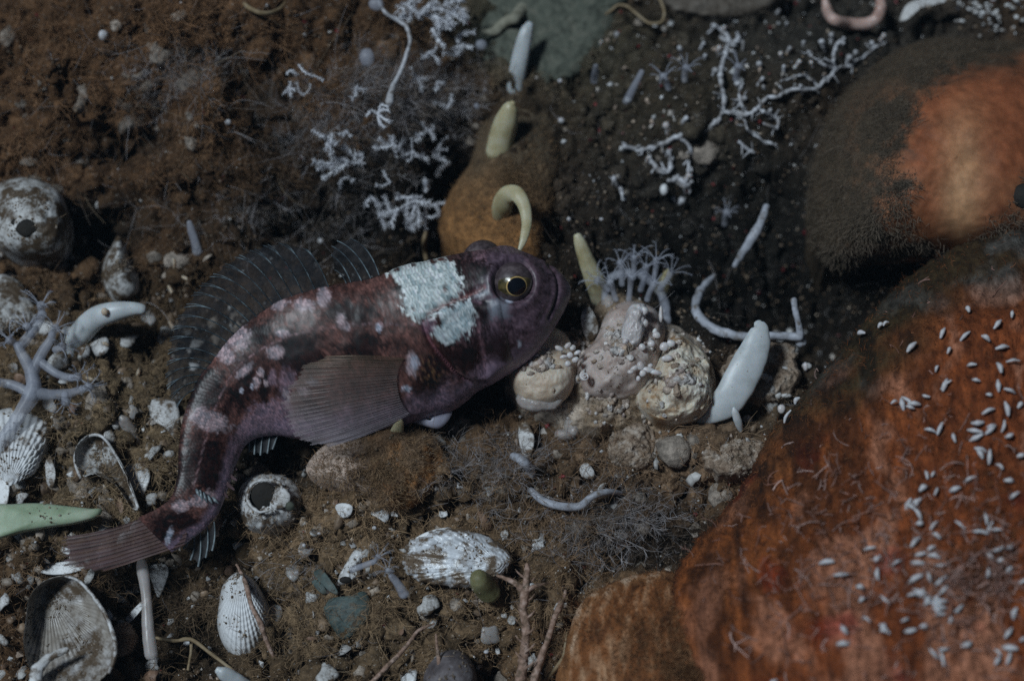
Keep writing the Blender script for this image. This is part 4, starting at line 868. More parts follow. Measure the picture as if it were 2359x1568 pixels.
pap([(1128, 1365), (1115, 1350), (1106, 1338), (1102, 1330)], [.008, .012, .016, .018], [24, 24, 23, 20], M['green'], 'round yellow green sea squirt on the silvery shell', 'sea_squirt', 'sea squirt', 1.0)
pap([(348, 1508), (340, 1440), (336, 1370), (328, 1310), (325, 1290)], [.012, .014, .015, .014, .013], [14, 13, 11, 13, 9], M['jelly'], 'pale drooping fleshy stalk below the tail fin', 'fleshy_stalk', 'stalk', .9)
pap([(455, 582), (448, 555), (440, 528), (436, 512)], [.004, .007, .010, .012], [11, 10, 9, 6], M['polyp'], 'pale bluish stub in the brown turf above the dorsal fin', 'tube_stub', 'tube')

# ------------------------------------------------------------------ the pale cluster in front of the snout
ZC = .010
cr = dome([(1165, 880), (1190, 930), (1260, 975), (1340, 1010), (1440, 1000), (1540, 1000), (1640, 985), (1680, 930), (1670, 850), (1620, 790), (1540, 740), (1450, 680), (1390, 690), (1340, 740), (1270, 770), (1200, 800)], .002, .017, (1440, 850), 240, 70, 1.6, .0075, 95, skirt=.03, seed=50, fine=.0022, ff=420, edge=.05, excl=False)
def col_c(x, y, V):
    n = fbm(V * 120, 4, 58); o = sstep(-.05, .3, fbm(V * 60, 3, 59))[:, None]
    return (np.array([.26, .19, .13]) * (1 - o) + np.array([.46, .38, .31]) * o) * (1 + .5 * n)[:, None]
crust_o = put('crusted_rubble', cr, M['sponge_tex'], None, 'tan crusted rubble base carrying the pale cluster', 'rubble', color=surf_cols(cr[0], col_c))
peach_o = put('sea_squirt', dome([(1172, 862), (1172, 825), (1195, 785), (1235, 760), (1280, 756), (1312, 782), (1330, 830), (1326, 880), (1302, 920), (1255, 938), (1205, 926), (1180, 895)], ZC + .002, .015, (1245, 840), 140, 44, 2.6, .0030, 120, skirt=.03, seed=51, fine=.0003, ff=500), M['peach'], None, 'rounded peach coloured sea squirt just below the fish mouth', 'sea squirt')
put('jelly_lobe', dome([(1188, 915), (1205, 898), (1245, 892), (1280, 902), (1298, 918), (1280, 940), (1235, 948), (1200, 938)], ZC + .0075, .004, (1240, 918), 80, 22, 2, .0012, 200, seed=52, skirt=.001, edge=.05), M['jelly'], None, 'translucent lobe at the foot of the peach sea squirt', 'sea squirt')
mauve_o = put('mauve_squirt', dome([(1322, 850), (1340, 812), (1368, 785), (1385, 745), (1405, 712), (1440, 694), (1480, 698), (1515, 718), (1532, 765), (1520, 830), (1500, 885), (1460, 915), (1400, 922), (1345, 905)], ZC + .002, .017, (1440, 800), 150, 44, 1.9, .0050, 95, skirt=.03, seed=53, fine=.0004, ff=420), M['mauve'], None, 'mauve brown fleshy lump in the middle of the pale cluster', 'sea squirt')
cream_o = put('cream_sponge', dome([(1462, 925), (1482, 880), (1505, 840), (1530, 795), (1562, 768), (1602, 792), (1635, 828), (1648, 878), (1640, 930), (1612, 962), (1560, 978), (1505, 968)], ZC + .002, .017, (1565, 880), 180, 60, 2.0, .0075, 125, skirt=.03, seed=54, fine=.0012, ff=330), M['cream'], None, 'lumpy cream and ochre sponge left of the white blade', 'sponge')
bz = thing('white_bryozoan', 'white crust of beads on the mauve lump', 'bryozoan', loc=pt(1460, 760, ZC + .015))
put('crust', dome([(1430, 778), (1436, 740), (1450, 705), (1472, 698), (1488, 704), (1486, 735), (1482, 770), (1468, 795), (1440, 798)], ZC + .017, .006, (1460, 750), 80, 24, 1.8, .0022, 260, seed=55, excl=False), M['bud'], bz)
for k, (x, y, rx, ry) in enumerate([(1472, 712, 9, 11), (1484, 716, 8, 12), (1448, 766, 13, 14), (1472, 738, 11, 12), (1462, 725, 9, 9), (1485, 745, 8, 9), (1466, 770, 10, 10), (1440, 786, 8, 8), (1478, 800, 13, 12), (1500, 790, 14, 13), (1510, 772, 12, 11), (1530, 800, 14, 15), (1545, 790, 15, 12), (1535, 825, 18, 11), (1508, 765, 8, 12), (1522, 725, 6, 20)]):
    put('bead', ico(pt(x, y, ZC + .0195 + .0008 * math.sin(k * 2.1) - (.003 if x > 1500 else 0)), A([rx, ry, 8]) * (.72 if x > 1470 and y > 760 else 1) * K, 10, 14, .55, 330, k, axis=CAMROT), M['bud'], bz)
def cluster(name, label, spots, z):
    t = thing(name, label, 'egg cluster', loc=pt(spots[0][0], spots[0][1], z))
    for k, (x, y, rx, ry, rot) in enumerate(spots):
        c_, s_ = math.cos(rot), math.sin(rot)
        ax = np.array([RGT * c_ + UPV * s_, -RGT * s_ + UPV * c_, -FWD])
        put('bud', ico(pt(x, y, z + .0006 * math.sin(k * 1.7)), A([rx, ry * .8, 6]) * .85 * K, 10, 14, .4, 350, k, axis=ax), M['bud'], t)
cluster('bud_cluster', 'flower shaped white bud cluster on the peach sea squirt', [(1288, 802, 13, 8, -.4), (1308, 795, 11, 8, .8), (1320, 800, 9, 10, 0), (1330, 812, 10, 7, .4), (1298, 822, 11, 7, .2), (1312, 818, 9, 11, -.2), (1325, 828, 11, 10, .5), (1308, 838, 9, 11, .3), (1318, 802, 7, 8, 0)], ZC + .0195)
cluster('bud_cluster', 'white lobed bud cluster at the foot of the bead crust', [(1460, 848, 12, 9, .5), (1475, 842, 11, 13, 0), (1495, 852, 18, 9, -.2), (1512, 858, 16, 9, -.2), (1480, 860, 9, 12, .2), (1452, 856, 9, 8, 0), (1470, 872, 6, 9, 0), (1498, 842, 7, 8, .3)], ZC + .0215)
sn = thing('spiral_shell', 'tiny coiled white snail shell between peach and mauve lumps', 'snail', loc=pt(1347, 866, ZC + .014))
an = np.linspace(0, 1.7 * 2 * PI, 60); rs_ = 2 + 7.5 * an / an[-1]
put('coil', tubes(np.array([pt(1347 + r * math.cos(a), 866 + r * math.sin(a), ZC + .0165 + .002 * (1 - a / an[-1])) for r, a in zip(rs_, an)])[None], (1.4 + 3.4 * an / an[-1])[None] * K, 8), M['bud'], sn)
for (x, y, rx, ry, z, lab) in [(1376, 966, 32, 46, .016, 'round translucent grey disc below the cluster'), (1320, 968, 22, 40, .012, 'tall translucent sac left of the grey disc'), (1402, 742 - 42, 18, 22, .020, 'small translucent sac beside the polyps'), (1300, 1000, 24, 14, .010, 'small translucent blob under the tall sac')]:
    put('jelly_disc', dome(oval(x, y, rx, ry, 14, .1, .05, int(x)), gz(x, y) + z * .35, .004, None, 70, 18, 1.8, .0012, 200, seed=int(x), skirt=.001, edge=.05), M['jelly'], None, lab, 'sea squirt')
M['sprig'] = M['polyp']
pc_ = thing('soft_coral', 'pale blue polyps with feathery tentacles beside the yellow papilla', 'soft coral', loc=gp(1440, 690))
put('base', tube(gpath([(1392, 690), (1400, 645), (1440, 628), (1490, 640), (1525, 680), (1535, 740)], .007), A([9, 10, 10, 11, 12, 10]) * K, 14, 60, lump=.4, lf=300), M['polyp'], pc_)
for k, (x, y, dx, dy, h_, tl_) in enumerate([(1418, 690, -.25, .7, .009, 60), (1448, 690, .05, .9, .010, 58), (1475, 668, .2, 1.0, .011, 62), (1502, 655, .15, 1.1, .011, 64), (1520, 665, .5, .8, .009, 52), (1400, 668, -.6, .5, .007, 50), (1432, 655, -.1, 1.0, .010, 52), (1490, 690, .3, .7, .009, 48), (1458, 640, 0, 1.1, .009, 56)]):
    polyp('polyp', gp(x, y, .010), RGT * dx + UPV * dy - FWD * .55, h_, 8 * K, tl_ * .8 * K, 8, M['polyp'], pc_, seed=k)
put('sand_lump', dome([(1620, 1030), (1650, 1005), (1700, 998), (1745, 1010), (1762, 1040), (1745, 1085), (1690, 1100), (1640, 1085), (1618, 1060)], gz(1690, 1050) - .001, .006, None, 120, 34, 1.8, .0050, 150, seed=61, edge=.12, fine=.0016, ff=600), M['sandrock'], None, 'pale sandy crusted lump against the big orange sponge', 'stone')
put('sand_lump', dome([(1400, 1020), (1420, 985), (1460, 970), (1500, 985), (1515, 1030), (1500, 1075), (1450, 1085), (1412, 1065)], gz(1455, 1030) - .001, .006, None, 120, 34, 1.8, .0050, 150, seed=62, edge=.12, fine=.0016, ff=600), M['sandrock'], None, 'pinkish sandy lump below the cream sponge', 'stone')
put('sand_lump', dome([(1660, 870), (1690, 810), (1750, 790), (1820, 790), (1840, 830), (1835, 890), (1790, 920), (1720, 930)], gz(1760, 860) - .001, .005, None, 120, 34, 1.8, .0050, 150, seed=63, edge=.12, fine=.0016, ff=600), M['sandrock'], None, 'sandy rubble lump behind the white blade', 'stone')
OO = [(705, 1085), (720, 1050), (760, 1018), (810, 1005), (850, 990), (905, 980), (960, 985), (1005, 1010), (1022, 1050), (1012, 1095), (980, 1135), (930, 1168), (885, 1170), (850, 1140), (800, 1130), (740, 1110)]
ol = dome(OO, gz(870, 1080) - .002, .010, (880, 1075), 180, 54, 1.5, .0075, 110, seed=64, fine=.0008, ff=500)
def col_o(x, y, V):
    n = fbm(V * 110, 4, 65); t = sstep(800, 860, x + 25 * n - .3 * (y - 1080))[:, None]; o = sstep(-.1, .3, fbm(V * 70, 3, 66))[:, None]
    c = np.array([.52, .40, .33]) * (1 - t) + (np.array([.34, .15, .05]) * o + np.array([.16, .10, .06]) * (1 - o)) * t
    return c * (1 + .35 * n)[:, None]
lump_o = put('orange_lump', ol, M['sponge_tex'], None, 'orange and peach crusted lump under the pectoral fin', 'sponge', color=surf_cols(ol[0], col_o))
gr = thing('flat_sponge', 'smooth grey green sponge with a pale crest at the top edge', 'sponge', loc=gp(1170, 60))
put('sponge_body', dome([(1070, -40), (1072, 40), (1090, 110), (1130, 150), (1180, 178), (1260, 190), (1340, 160), (1390, 100), (1420, 30), (1430, -40)], gz(1200, 80) - .001, .005, (1230, 50), 160, 40, 2.2, .0030, 80, seed=67, fine=.0008, edge=.10), M['greysponge'], gr)
put('crest', tube(gpath([(1112, 75), (1140, 72), (1160, 52), (1185, 42), (1210, 15), (1245, 8), (1285, 20)], .007), A([6, 11, 14, 15, 16, 14, 8]) * K, 10, 60, .6, lump=.35, lf=320), mat('pale_crest', [(.17, .16, .12), (.27, .26, .20), (.34, .33, .27)], 200, .7, .3, 900), gr)

# ------------------------------------------------------------------ tubes, worms, twigs and threads
bt_ = thing('white_worm_tube', 'long bluish white tube bending behind the white blade', 'tube', loc=gp(1700, 775))
put('tube', tube(np.array([pt(x, y, z) for x, y, z in [(1645, 636, -.014), (1618, 662, -.008), (1602, 700, -.002), (1608, 728, .002), (1640, 754, .006), (1690, 772, .008), (1760, 772, .009), (1842, 776, .010)]]), A([6, 9, 10, 11, 11, 11, 9, 10]) * K, 12, 90, lump=.45, lf=350), M['bluetube'], bt_)
put('branch', tube(np.array([pt(x, y, z) for x, y, z in [(1844, 790, .006), (1840, 750, .012), (1832, 715, .016), (1828, 692, .018)]]), A([12, 8, 7, 9]) * K, 10, 40, lump=.45, lf=350), M['bluetube'], bt_)
put('worm_tube', tube(np.array([pt(x, y, z) for x, y, z in [(1766, 476, .004), (1748, 520, .004), (1722, 565, .000), (1692, 612, -.008)]]), A([8, 11, 10, 7]) * K, 10, 50, .8, lump=.45, lf=300), M['bluetube'], None, 'slanting bluish tube over the dark hollow', 'tube')
runner('pink_worm', [(1900, 2), (1906, 28), (1920, 46), (1952, 55), (1992, 56), (2018, 44), (2028, 20), (2026, -5)], .010, [9, 13, 14, 15, 15, 15, 14, 11], M['pinkworm'], 'pale pink worm curled in a loop, top right', 'worm', 14, 80)
runner('thread_worm', c1([(355, 0), (390, 60), (480, 100), (620, 112), (690, 80), (740, 40), (800, 45), (860, 90), (920, 140), (970, 165), (1040, 155), (1062, 100), (1050, 40), (1030, -5)], 1500, 0), .007, 3.6, M['thread'], 'wavy tan thread along the top edge', 'worm', 8, 110, level=True)
runner('grey_worm', [(1182, 1050), (1205, 1062), (1222, 1085), (1220, 1115)], [.016, .014, .010, .004], [9, 11, 10, 7], M['bluetube'], 'grey violet worm end rising from turf below the cluster', 'worm', 12, 40)
runner('grey_worm', [(1222, 1128), (1250, 1152), (1290, 1165), (1335, 1165), (1365, 1142), (1400, 1132), (1430, 1135)], [.006, .008, .009, .009, .009, .008, .004], [7, 9, 9, 9, 8, 7, 5], M['bluetube'], 'grey curved worm lying on turf right of the orange lump', 'worm', 12, 60)
tw = thing('branched_twig', 'pinkish upright forked twig at the bottom centre', 'twig', loc=gp(1205, 1560))
zt = gz(1205, 1450)
def seg(lst, zz, w_): return tube(np.array([pt(x, y, zt + q) for (x, y), q in zip(lst, zz)]), A(w_) * K, 8, 50, lump=.3, lf=500, seed=len(lst))
put('stem', seg([(1195, 1600), (1203, 1530), (1212, 1450), (1204, 1400), (1212, 1350), (1214, 1305), (1212, 1298)], [.012, .014, .016, .017, .019, .020, .020], [13, 11, 9, 10, 8, 6, 3]), M['twig'], tw)
put('branch', seg([(1210, 1362), (1190, 1345), (1165, 1332), (1145, 1325)], [.019, .019, .018, .017], [7, 6, 5, 3]), M['twig'], tw)
put('branch', seg([(1214, 1358), (1230, 1350), (1250, 1344), (1262, 1342)], [.019, .019, .018, .016], [6, 5, 3, 2]), M['twig'], tw)
for k in range(12):
    y = 1330 + k * 19; s = 1 if k % 2 else -1
    put('barb', seg([(1209, y), (1209 + s * 14, y - 10), (1209 + s * 22, y - 20)], [.017, .018, .018], [2.5, 2, 1]), M['twig'], tw)
runner('twig', [(1222, 1590), (1240, 1530), (1262, 1470), (1280, 1415), (1298, 1372), (1302, 1360)], [.010, .012, .013, .012, .010, .009], [9, 8, 6, 6, 6, 4], M['twig'], 'slanting pinkish twig right of the forked twig', 'twig', 8, 60, lump=.3, lf=500, level=True)
runner('twig', [(1235, 1590), (1265, 1555), (1295, 1515), (1302, 1480), (1305, 1455)], .009, [5, 5, 4, 3, 2], M['thread'], 'short tan stem beside the streaked sponge lobe', 'twig', 8, 50, lump=.3, lf=500, level=True)
runner('root_thread', [(680, 1590), (655, 1555), (630, 1510), (612, 1470), (600, 1435), (580, 1395), (568, 1350), (556, 1320), (545, 1300)], [.006, .008, .016, .0200, .0235, .0240, .021, .016, .010], [5, 5, 4, 5, 6, 5, 6, 4, 3], M['twig'], 'long pinkish thread crossing over the cockle', 'thread', 8, 110, lump=.3, lf=450, level=True)
runner('root_thread', [(360, 1468), (400, 1475), (440, 1472), (480, 1500), (520, 1530), (560, 1560), (590, 1590)], .008, [3.5, 4, 4.5, 4, 4, 3.5, 3], M['thread'], 'tan thread running left of the cockle to the bottom edge', 'thread', 8, 90, lump=.3, lf=450, level=True)
runner('root_thread', [(440, 1472), (440, 1500), (434, 1535), (425, 1590)], .007, [4, 3.5, 3, 3], M['thread'], 'thin tan thread hanging straight down at lower left', 'thread', 8, 50, lump=.3, lf=450, level=True)
runner('root_thread', [(840, 1590), (880, 1545), (920, 1505), (945, 1475), (965, 1450), (1000, 1435)], .010, [6, 5, 5, 4, 4, 2], M['twig'], 'pale thread slanting up towards the silvery shell', 'thread', 8, 80, lump=.3, lf=450, level=True)
runner('root_thread', [(1012, 1590), (1012, 1540), (1008, 1500), (1004, 1460)], .012, [4.5, 4.5, 4, 2], M['twig'], 'thin upright pinkish thread before the dark shell', 'thread', 8, 60, lump=.3, lf=450, level=True)
runner('bent_thread', c1([(1180, 30), (1165, 100), (1170, 160), (1180, 225)], 750, 667), .014, [5, 5, 5, 4], M['thread'], 'yellowish thread behind the fish nape', 'thread', 8, 50)

# ------------------------------------------------------------------ white stolon network on the dark rock
net = thing('white_stolon_network', 'creeping white branching network with knobs on dark rock', 'hydrocoral', loc=gp(1650, 290))
def stol(l, w_=6.0, lift=.0012):
    q = catmull(l, 4 * len(l)); q = q + 7 * np.stack([fbm2(q[:, 0] * .06, q[:, 1] * .06, 3, 5), fbm2(q[:, 0] * .06, q[:, 1] * .06, 3, 6)], -1)
    put('runner', tube(gpath(q, lift), w_ * .72 * K * (1 + .55 * fbm2(q[:, 0] * .12, q[:, 1] * .12, 2, 7)), 7, 7 * len(q), lump=.5, lf=500, seed=len(l)), M['tubewhite'], net)
    rg = np.random.default_rng(len(l) + int(l[0][0]))
    for k in range(int(len(l) * 1.0)):
        i = rg.integers(1, len(q) - 1); a = rg.uniform(0, 2 * PI); r = rg.uniform(9, 26)
        e = q[i] + np.array([math.cos(a), math.sin(a)]) * r
        put('spur', tube(gpath([q[i], (q[i] + e) / 2 + rg.normal(0, 2.5, 2), e], [lift, lift * 1.6, lift * rg.uniform(.8, 3)]), A([.5, .42, .3]) * w_ * K * rg.uniform(.6, 1.1), 6, 12, lump=.7, lf=700, seed=k), M['tubewhite'], net)
stol([(1436, 338), (1470, 346), (1502, 338), (1530, 328), (1560, 316), (1590, 305), (1622, 300), (1648, 284), (1664, 262), (1668, 235)], 6.5)
stol([(1664, 262), (1690, 255), (1722, 262), (1748, 248), (1765, 225), (1795, 222), (1825, 205), (1860, 208), (1884, 200), (1905, 182), (1920, 160), (1918, 135), (1926, 108), (1945, 88)], 6.5)
stol([(1560, 316), (1585, 335), (1590, 360), (1585, 385), (1592, 405), (1580, 428), (1560, 422), (1540, 415)], 6)
stol([(1748, 248), (1765, 262), (1790, 275), (1785, 295), (1762, 285)], 5); stol([(1920, 160), (1890, 145), (1875, 135), (1862, 118)], 4.5)
stol([(1905, 182), (1935, 155), (1960, 150), (1985, 130), (2010, 112), (2040, 96)], 5); stol([(1884, 200), (1860, 180), (1835, 178), (1800, 190)], 4)
stol([(1722, 262), (1708, 240), (1702, 215), (1712, 195)], 5); stol([(1500, 372), (1515, 388), (1530, 398), (1545, 385), (1548, 362)], 8); stol([(1708, 270), (1722, 295), (1740, 315), (1765, 330), (1790, 335)], 4)
stol([(1700, 330), (1722, 345), (1740, 352)], 5); stol([(1412, 408), (1420, 425), (1428, 445), (1436, 460)], 7); stol([(1552, 412), (1570, 418), (1588, 432)], 9)
stol([(1640, 60), (1668, 78), (1680, 100), (1672, 120), (1664, 140), (1660, 175), (1666, 210), (1668, 238)], 8); stol([(1680, 102), (1700, 92), (1712, 100)], 7)
KN = [(1666, 72, 10), (1696, 94, 9), (1700, 84, 6), (1643, 173, 13), (1653, 120, 11), (1703, 203, 13), (1709, 233, 11), (1749, 157, 11), (1536, 300, 13), (1573, 283, 11), (1585, 285, 7), (1419, 87, 11), (1383, 103, 9), (1569, 118, 8), (1616, 108, 8), (1623, 133, 8), (1590, 310, 8), (1640, 290, 10), (1775, 262, 9), (1560, 418, 11), (1582, 410, 12), (1544, 352, 9), (1536, 356, 7), (1780, 275, 9), (1800, 130, 10), (1815, 118, 9), (1850, 105, 10), (1865, 128, 9), (1835, 150, 10), (1895, 110, 12), (1915, 90, 11), (1940, 62, 12), (1962, 70, 10), (1950, 145, 13), (1968, 128, 9), (2010, 105, 9), (2028, 92, 9), (1805, 165, 9), (1845, 208, 9), (1750, 190, 9), (1870, 150, 8), (1940, 105, 8), (1565, 470, 13), (1552, 462, 9), (1490, 370, 8), (1800, 5, 9), (1812, 20, 8), (1790, 30, 7), (1840, 0, 8), (1812, 60, 6), (1690, 240, 8), (1760, 205, 8)]
for k, (x, y, r) in enumerate(KN):
    p = gp(x, y, .0002); d = UPV * .55 - FWD * .7 + RGT * .4 * math.sin(k * 2.3); d /= np.linalg.norm(d); l = r * K * random.uniform(1.2, 2.6)
    put('knob', tube(np.array([p - d * l * .6, p, p + d * l * .7]), A([.42, .46, .60]) * r * K, 9, 12, lump=.55, lf=600, seed=k), M['bud'] if k % 4 == 0 else M['tubewhite'], net)
put('white_bead', ico(gp(1529, 437, .005), A([10, 14, 9]) * K, 12, 16, .2, 300, axis=CAMROT), M['shell_clean'], None, 'bright bluish white bead on the dark rock below the network', 'shell bead')
put('grey_ball', ico(gp(1443, 444, .006), 8 * K, 14, 20), mat('shiny_ball', [(.10, .085, .07), (.16, .14, .12)], 200, .15, 0, spec=.7), None, 'small shiny grey brown ball on dark rock', 'ball')
put('grey_ball', ico(pt(853 - 185, 1165, zb + .016), 10.5 * K, 14, 20), M['greysponge'], None, 'small grey ball resting on the barnacle', 'ball')
for k, (x, y, lab) in enumerate([(1576, 168, 'mauve branched polyp standing on dark rock above the network'), (1540, 186, 'smaller mauve polyp leaning left above the network'), (1695, 165, 'pale polyp beside the tall white knob'), (1668, 498, 'small white anemone with thin arms over the dark hollow')]):
    t = thing('polyp', lab, 'polyp', loc=gp(x, y)); polyp('polyp', gp(x, y + 18, .001), UPV * .7 - FWD * .8 + RGT * (-.4 if k == 1 else .05), .007, 9 * K, (40 if k < 2 else 30) * K, 8, M['polyp'], t, seed=20 + k)
for k, (x, y, x2, y2, lab) in enumerate([(1368, 188, 1372, 152, 'tiny mauve cone right of the papillae'), (1442, 235, 1478, 165, 'mauve ringed stalk leaning right on brown rock')]):
    pap([(x, y), ((x + x2) / 2, (y + y2) / 2), (x2, y2)], [.002, .008, .013], [9, 8, 6], M['polyp'], lab, 'mauve_stalk', 'polyp')
gc = thing('grit_clump', 'sparkling clump of white grit in the top right corner', 'grit clump', loc=gp(2290, 30))
for k in range(70):
    x = 2285 + random.gauss(0, 42); y = 28 + random.gauss(0, 28)
    put('grain', ico(gp(x, y, .003 + .003 * random.random()), A([random.uniform(2.5, 8), random.uniform(2.5, 6), 4]) * K, 6, 8, .7, 500, k, axis=CAMROT), M['shell_clean'] if k % 2 else M['shell'], gc)
rb = thing('white_rubble', 'pile of small white pebbles right of the white blade', 'rubble', loc=gp(1805, 860))
for k in range(34):
    x = 1800 + random.gauss(0, 24); y = 850 + random.gauss(0, 42)
    put('pebble', ico(gp(x, y, .003 + .002 * random.random()), A([random.uniform(6, 13), random.uniform(5, 11), 6]) * K, 7, 10, .25, 400, k, axis=CAMROT), M['shell'] if k % 3 else M['bud'], rb)
# ------------------------------------------------------------------ white feathery colonies
def colony(label, arms, w0=3.2, side=9, lift=.012, name='feathery_bryozoan'):
    t = thing(name, label, 'bryozoan', loc=gp(arms[0][0][0], arms[0][0][1]))
    for k, l in enumerate(arms):
        z = gz(*l[0]); P = np.array([pt(x, y, z + lift + .004 * i / len(l)) for i, (x, y) in enumerate(l)])
        if len(P) == 2: P = np.array([P[0], P.mean(0) + RGT * .0004, P[1]])
        L_ = np.linalg.norm(np.diff(P, axis=0), axis=1).sum() / K
        put('branch', plume(P, w0 * K, side * K, int(10 + L_ * 1.5), k + len(label)), M['feather'], t)
f2_ = lambda l: c1(l, 750, 0)
colony('white feathery sprig with long arms, in the dark gap above the fish', [f2_([(760, 1130), (600, 1125), (480, 1130), (400, 1120)]), f2_([(640, 1130), (580, 1165), (520, 1200), (470, 1230)]), f2_([(650, 1120), (590, 1105), (530, 1095)]), f2_([(700, 1110), (650, 1050), (600, 1010)]), f2_([(560, 1150), (490, 1160), (430, 1165)]), f2_([(720, 1130), (740, 1080), (690, 1060)])])
colony('star shaped white feathery sprig on the thin stalk', [f2_([(850, 790), (800, 770), (770, 800)]), f2_([(850, 790), (870, 730), (920, 740)]), f2_([(850, 800), (860, 850), (895, 885)]), f2_([(855, 795), (900, 830), (940, 845)]), f2_([(850, 785), (880, 760), (930, 770)])], 5, 5, .016)
colony('ragged white feathery sprig right above the fish nape', [f2_([(1100, 1390), (1000, 1440), (920, 1470), (850, 1480)]), f2_([(1100, 1390), (1160, 1400), (1210, 1395)]), f2_([(1110, 1400), (1090, 1470), (1060, 1530)]), f2_([(930, 1460), (910, 1410), (890, 1360)]), f2_([(1120, 1420), (1130, 1500), (1120, 1560)]), f2_([(1000, 1440), (960, 1500), (940, 1560)]), f2_([(1180, 1330), (1180, 1270), (1175, 1250)])])
colony('line of small white sprigs below the grey hair tuft', [f2_([(810, 1020), (900, 1020), (970, 1000)]), f2_([(960, 1050), (950, 980), (945, 945)]), f2_([(900, 1010), (880, 980), (860, 960)]), f2_([(1100, 1080), (1150, 1080), (1190, 1110)]), f2_([(1100, 980), (1130, 960), (1150, 925)]), f2_([(1030, 1100), (1020, 1060), (1060, 1030)]), f2_([(990, 1050), (1000, 1000), (1030, 960)])])
colony('curved white spiny comb left of the dark gap beside the ridge sponge', [f2_([(1230, 1080), (1290, 1100), (1330, 1130)]), f2_([(1345, 1130), (1300, 1150), (1265, 1180), (1260, 1215)])], 3, 8)
colony('dense white feathery mat at the top edge', [f2_([(1150, 100), (1200, 50), (1260, 10)]), f2_([(1180, 110), (1250, 120), (1320, 160), (1380, 180)]), f2_([(1200, 60), (1300, 70), (1400, 110), (1450, 140)]), f2_([(1100, 80), (1060, 40), (1080, 0)]), f2_([(1300, 40), (1380, 10), (1440, 0)]), f2_([(1260, 120), (1260, 170), (1280, 200)]), f2_([(1040, 100), (1010, 130), (1030, 60)]), f2_([(1330, 100), (1350, 150), (1330, 190)]), f2_([(1400, 60), (1440, 90), (1455, 130)]), f2_([(1120, 130), (1140, 110), (1180, 60)])], 4.5, 10, .010)
colony('white sprig beside the grey green sponge', [f2_([(1400, 300), (1410, 250), (1450, 235), (1520, 220)]), f2_([(1390, 330), (1440, 320), (1500, 330)]), f2_([(1220, 200), (1260, 270), (1310, 325)])], 4, 8, .010)
colony('tiny white star sprig in the brown turf, upper left of centre', [f2_([(230, 610), (195, 650)]), f2_([(230, 610), (275, 625)]), f2_([(230, 610), (240, 570)]), f2_([(230, 610), (245, 670)]), f2_([(215, 515), (250, 490), (285, 520)])], 4, 5, .016)
colony('thin white spiny strip above the tiny star sprig', [f2_([(300, 450), (330, 490), (370, 515), (430, 535), (470, 560)])], 3, 5, .016)
colony('white spiny fork left of the long armed sprig', [f2_([(390, 900), (440, 930), (480, 950)]), f2_([(505, 940), (495, 1000), (485, 1040)])], 2.6, 7)
rgs = np.random.default_rng(77)
SPR = [(760, 330), (800, 300), (905, 330), (950, 350), (985, 300), (1010, 340), (900, 420), (860, 455), (940, 455), (980, 500), (1000, 470), (935, 520), (880, 500), (1030, 250), (960, 180), (1005, 190), (990, 120), (820, 200), (1050, 130), (700, 220), (1015, 60), (1045, 30), (950, 15), (905, 40), (790, 410)]
PLC = ['left edge of the feathery patch', 'upper left of the feathery patch', 'middle of the feathery patch', 'right middle of the feathery patch', 'right side under the grey hair tuft', 'right rim of the feathery patch', 'gap above the fish back', 'dark gap behind the first dorsal fin', 'centre of the dark gap above the nape', 'gap left of the hooked papilla', 'dark gap left of the ridge sponge', 'hair just above the pale saddle', 'hair above the first dorsal fin', 'hair left of the stout papilla', 'grey hair right of the stalk', 'grey hair below the white mat', 'hair under the white mat', 'hair left of the crooked stalk', 'edge of the grey green sponge', 'brown turf below the tiny star sprig', 'white mat centre', 'white mat right corner', 'white mat left corner', 'top edge beside the stalk', 'lower left of the feathery patch']
for k, (x, y) in enumerate(SPR):
    a0 = rgs.uniform(0, 2 * PI); arms = []
    for q_ in range(rgs.integers(2, 5)):
        a = a0 + q_ * rgs.uniform(.8, 1.6); l = rgs.uniform(14, 34); arms.append([(x, y), (x + .55 * l * math.cos(a) + rgs.normal(0, 3), y + .55 * l * math.sin(a) + rgs.normal(0, 3)), (x + l * math.cos(a), y + l * math.sin(a))])
    colony('small white feathery sprig, ' + PLC[k], arms, rgs.uniform(2, 3.2), rgs.uniform(5, 9), rgs.uniform(.008, .015))
runner('bryozoan_stalk', f2_([(850, 10), (900, 90), (1000, 155), (1045, 190), (1070, 280), (1045, 380), (1015, 470), (970, 560), (940, 640), (925, 710)]), [.010, .012, .014, .016, .017, .017, .017, .017, .017, .016], [4, 4.5, 4.5, 5, 4.5, 5, 5, 6, 8, 10], M['tubewhite'], 'thin crooked whitish stalk hanging from the top edge', 'stalk', 8, 120, lump=.3, lf=400)
for k, (x, y, rx, ry, lab) in enumerate([(845, 133, 18, 22, 'round milky bubble in brown turf, top centre left'), (866, 10, 18, 16, 'milky bubble cut by the top edge'), (1108, 104, 14, 13, 'pale bubble at the edge of the grey green sponge'), (1098, 245, 7, 8, 'tiny pale bead left of the stout papilla'), (981, 424, 8, 8, 'tiny white bead above the ragged sprig')]):
    put('milky_bubble', ico(gp(x, y, .012), A([rx, ry, 14]) * K, 16, 22, .06, 200, k, axis=CAMROT), M['polyp'], None, lab, 'bubble')
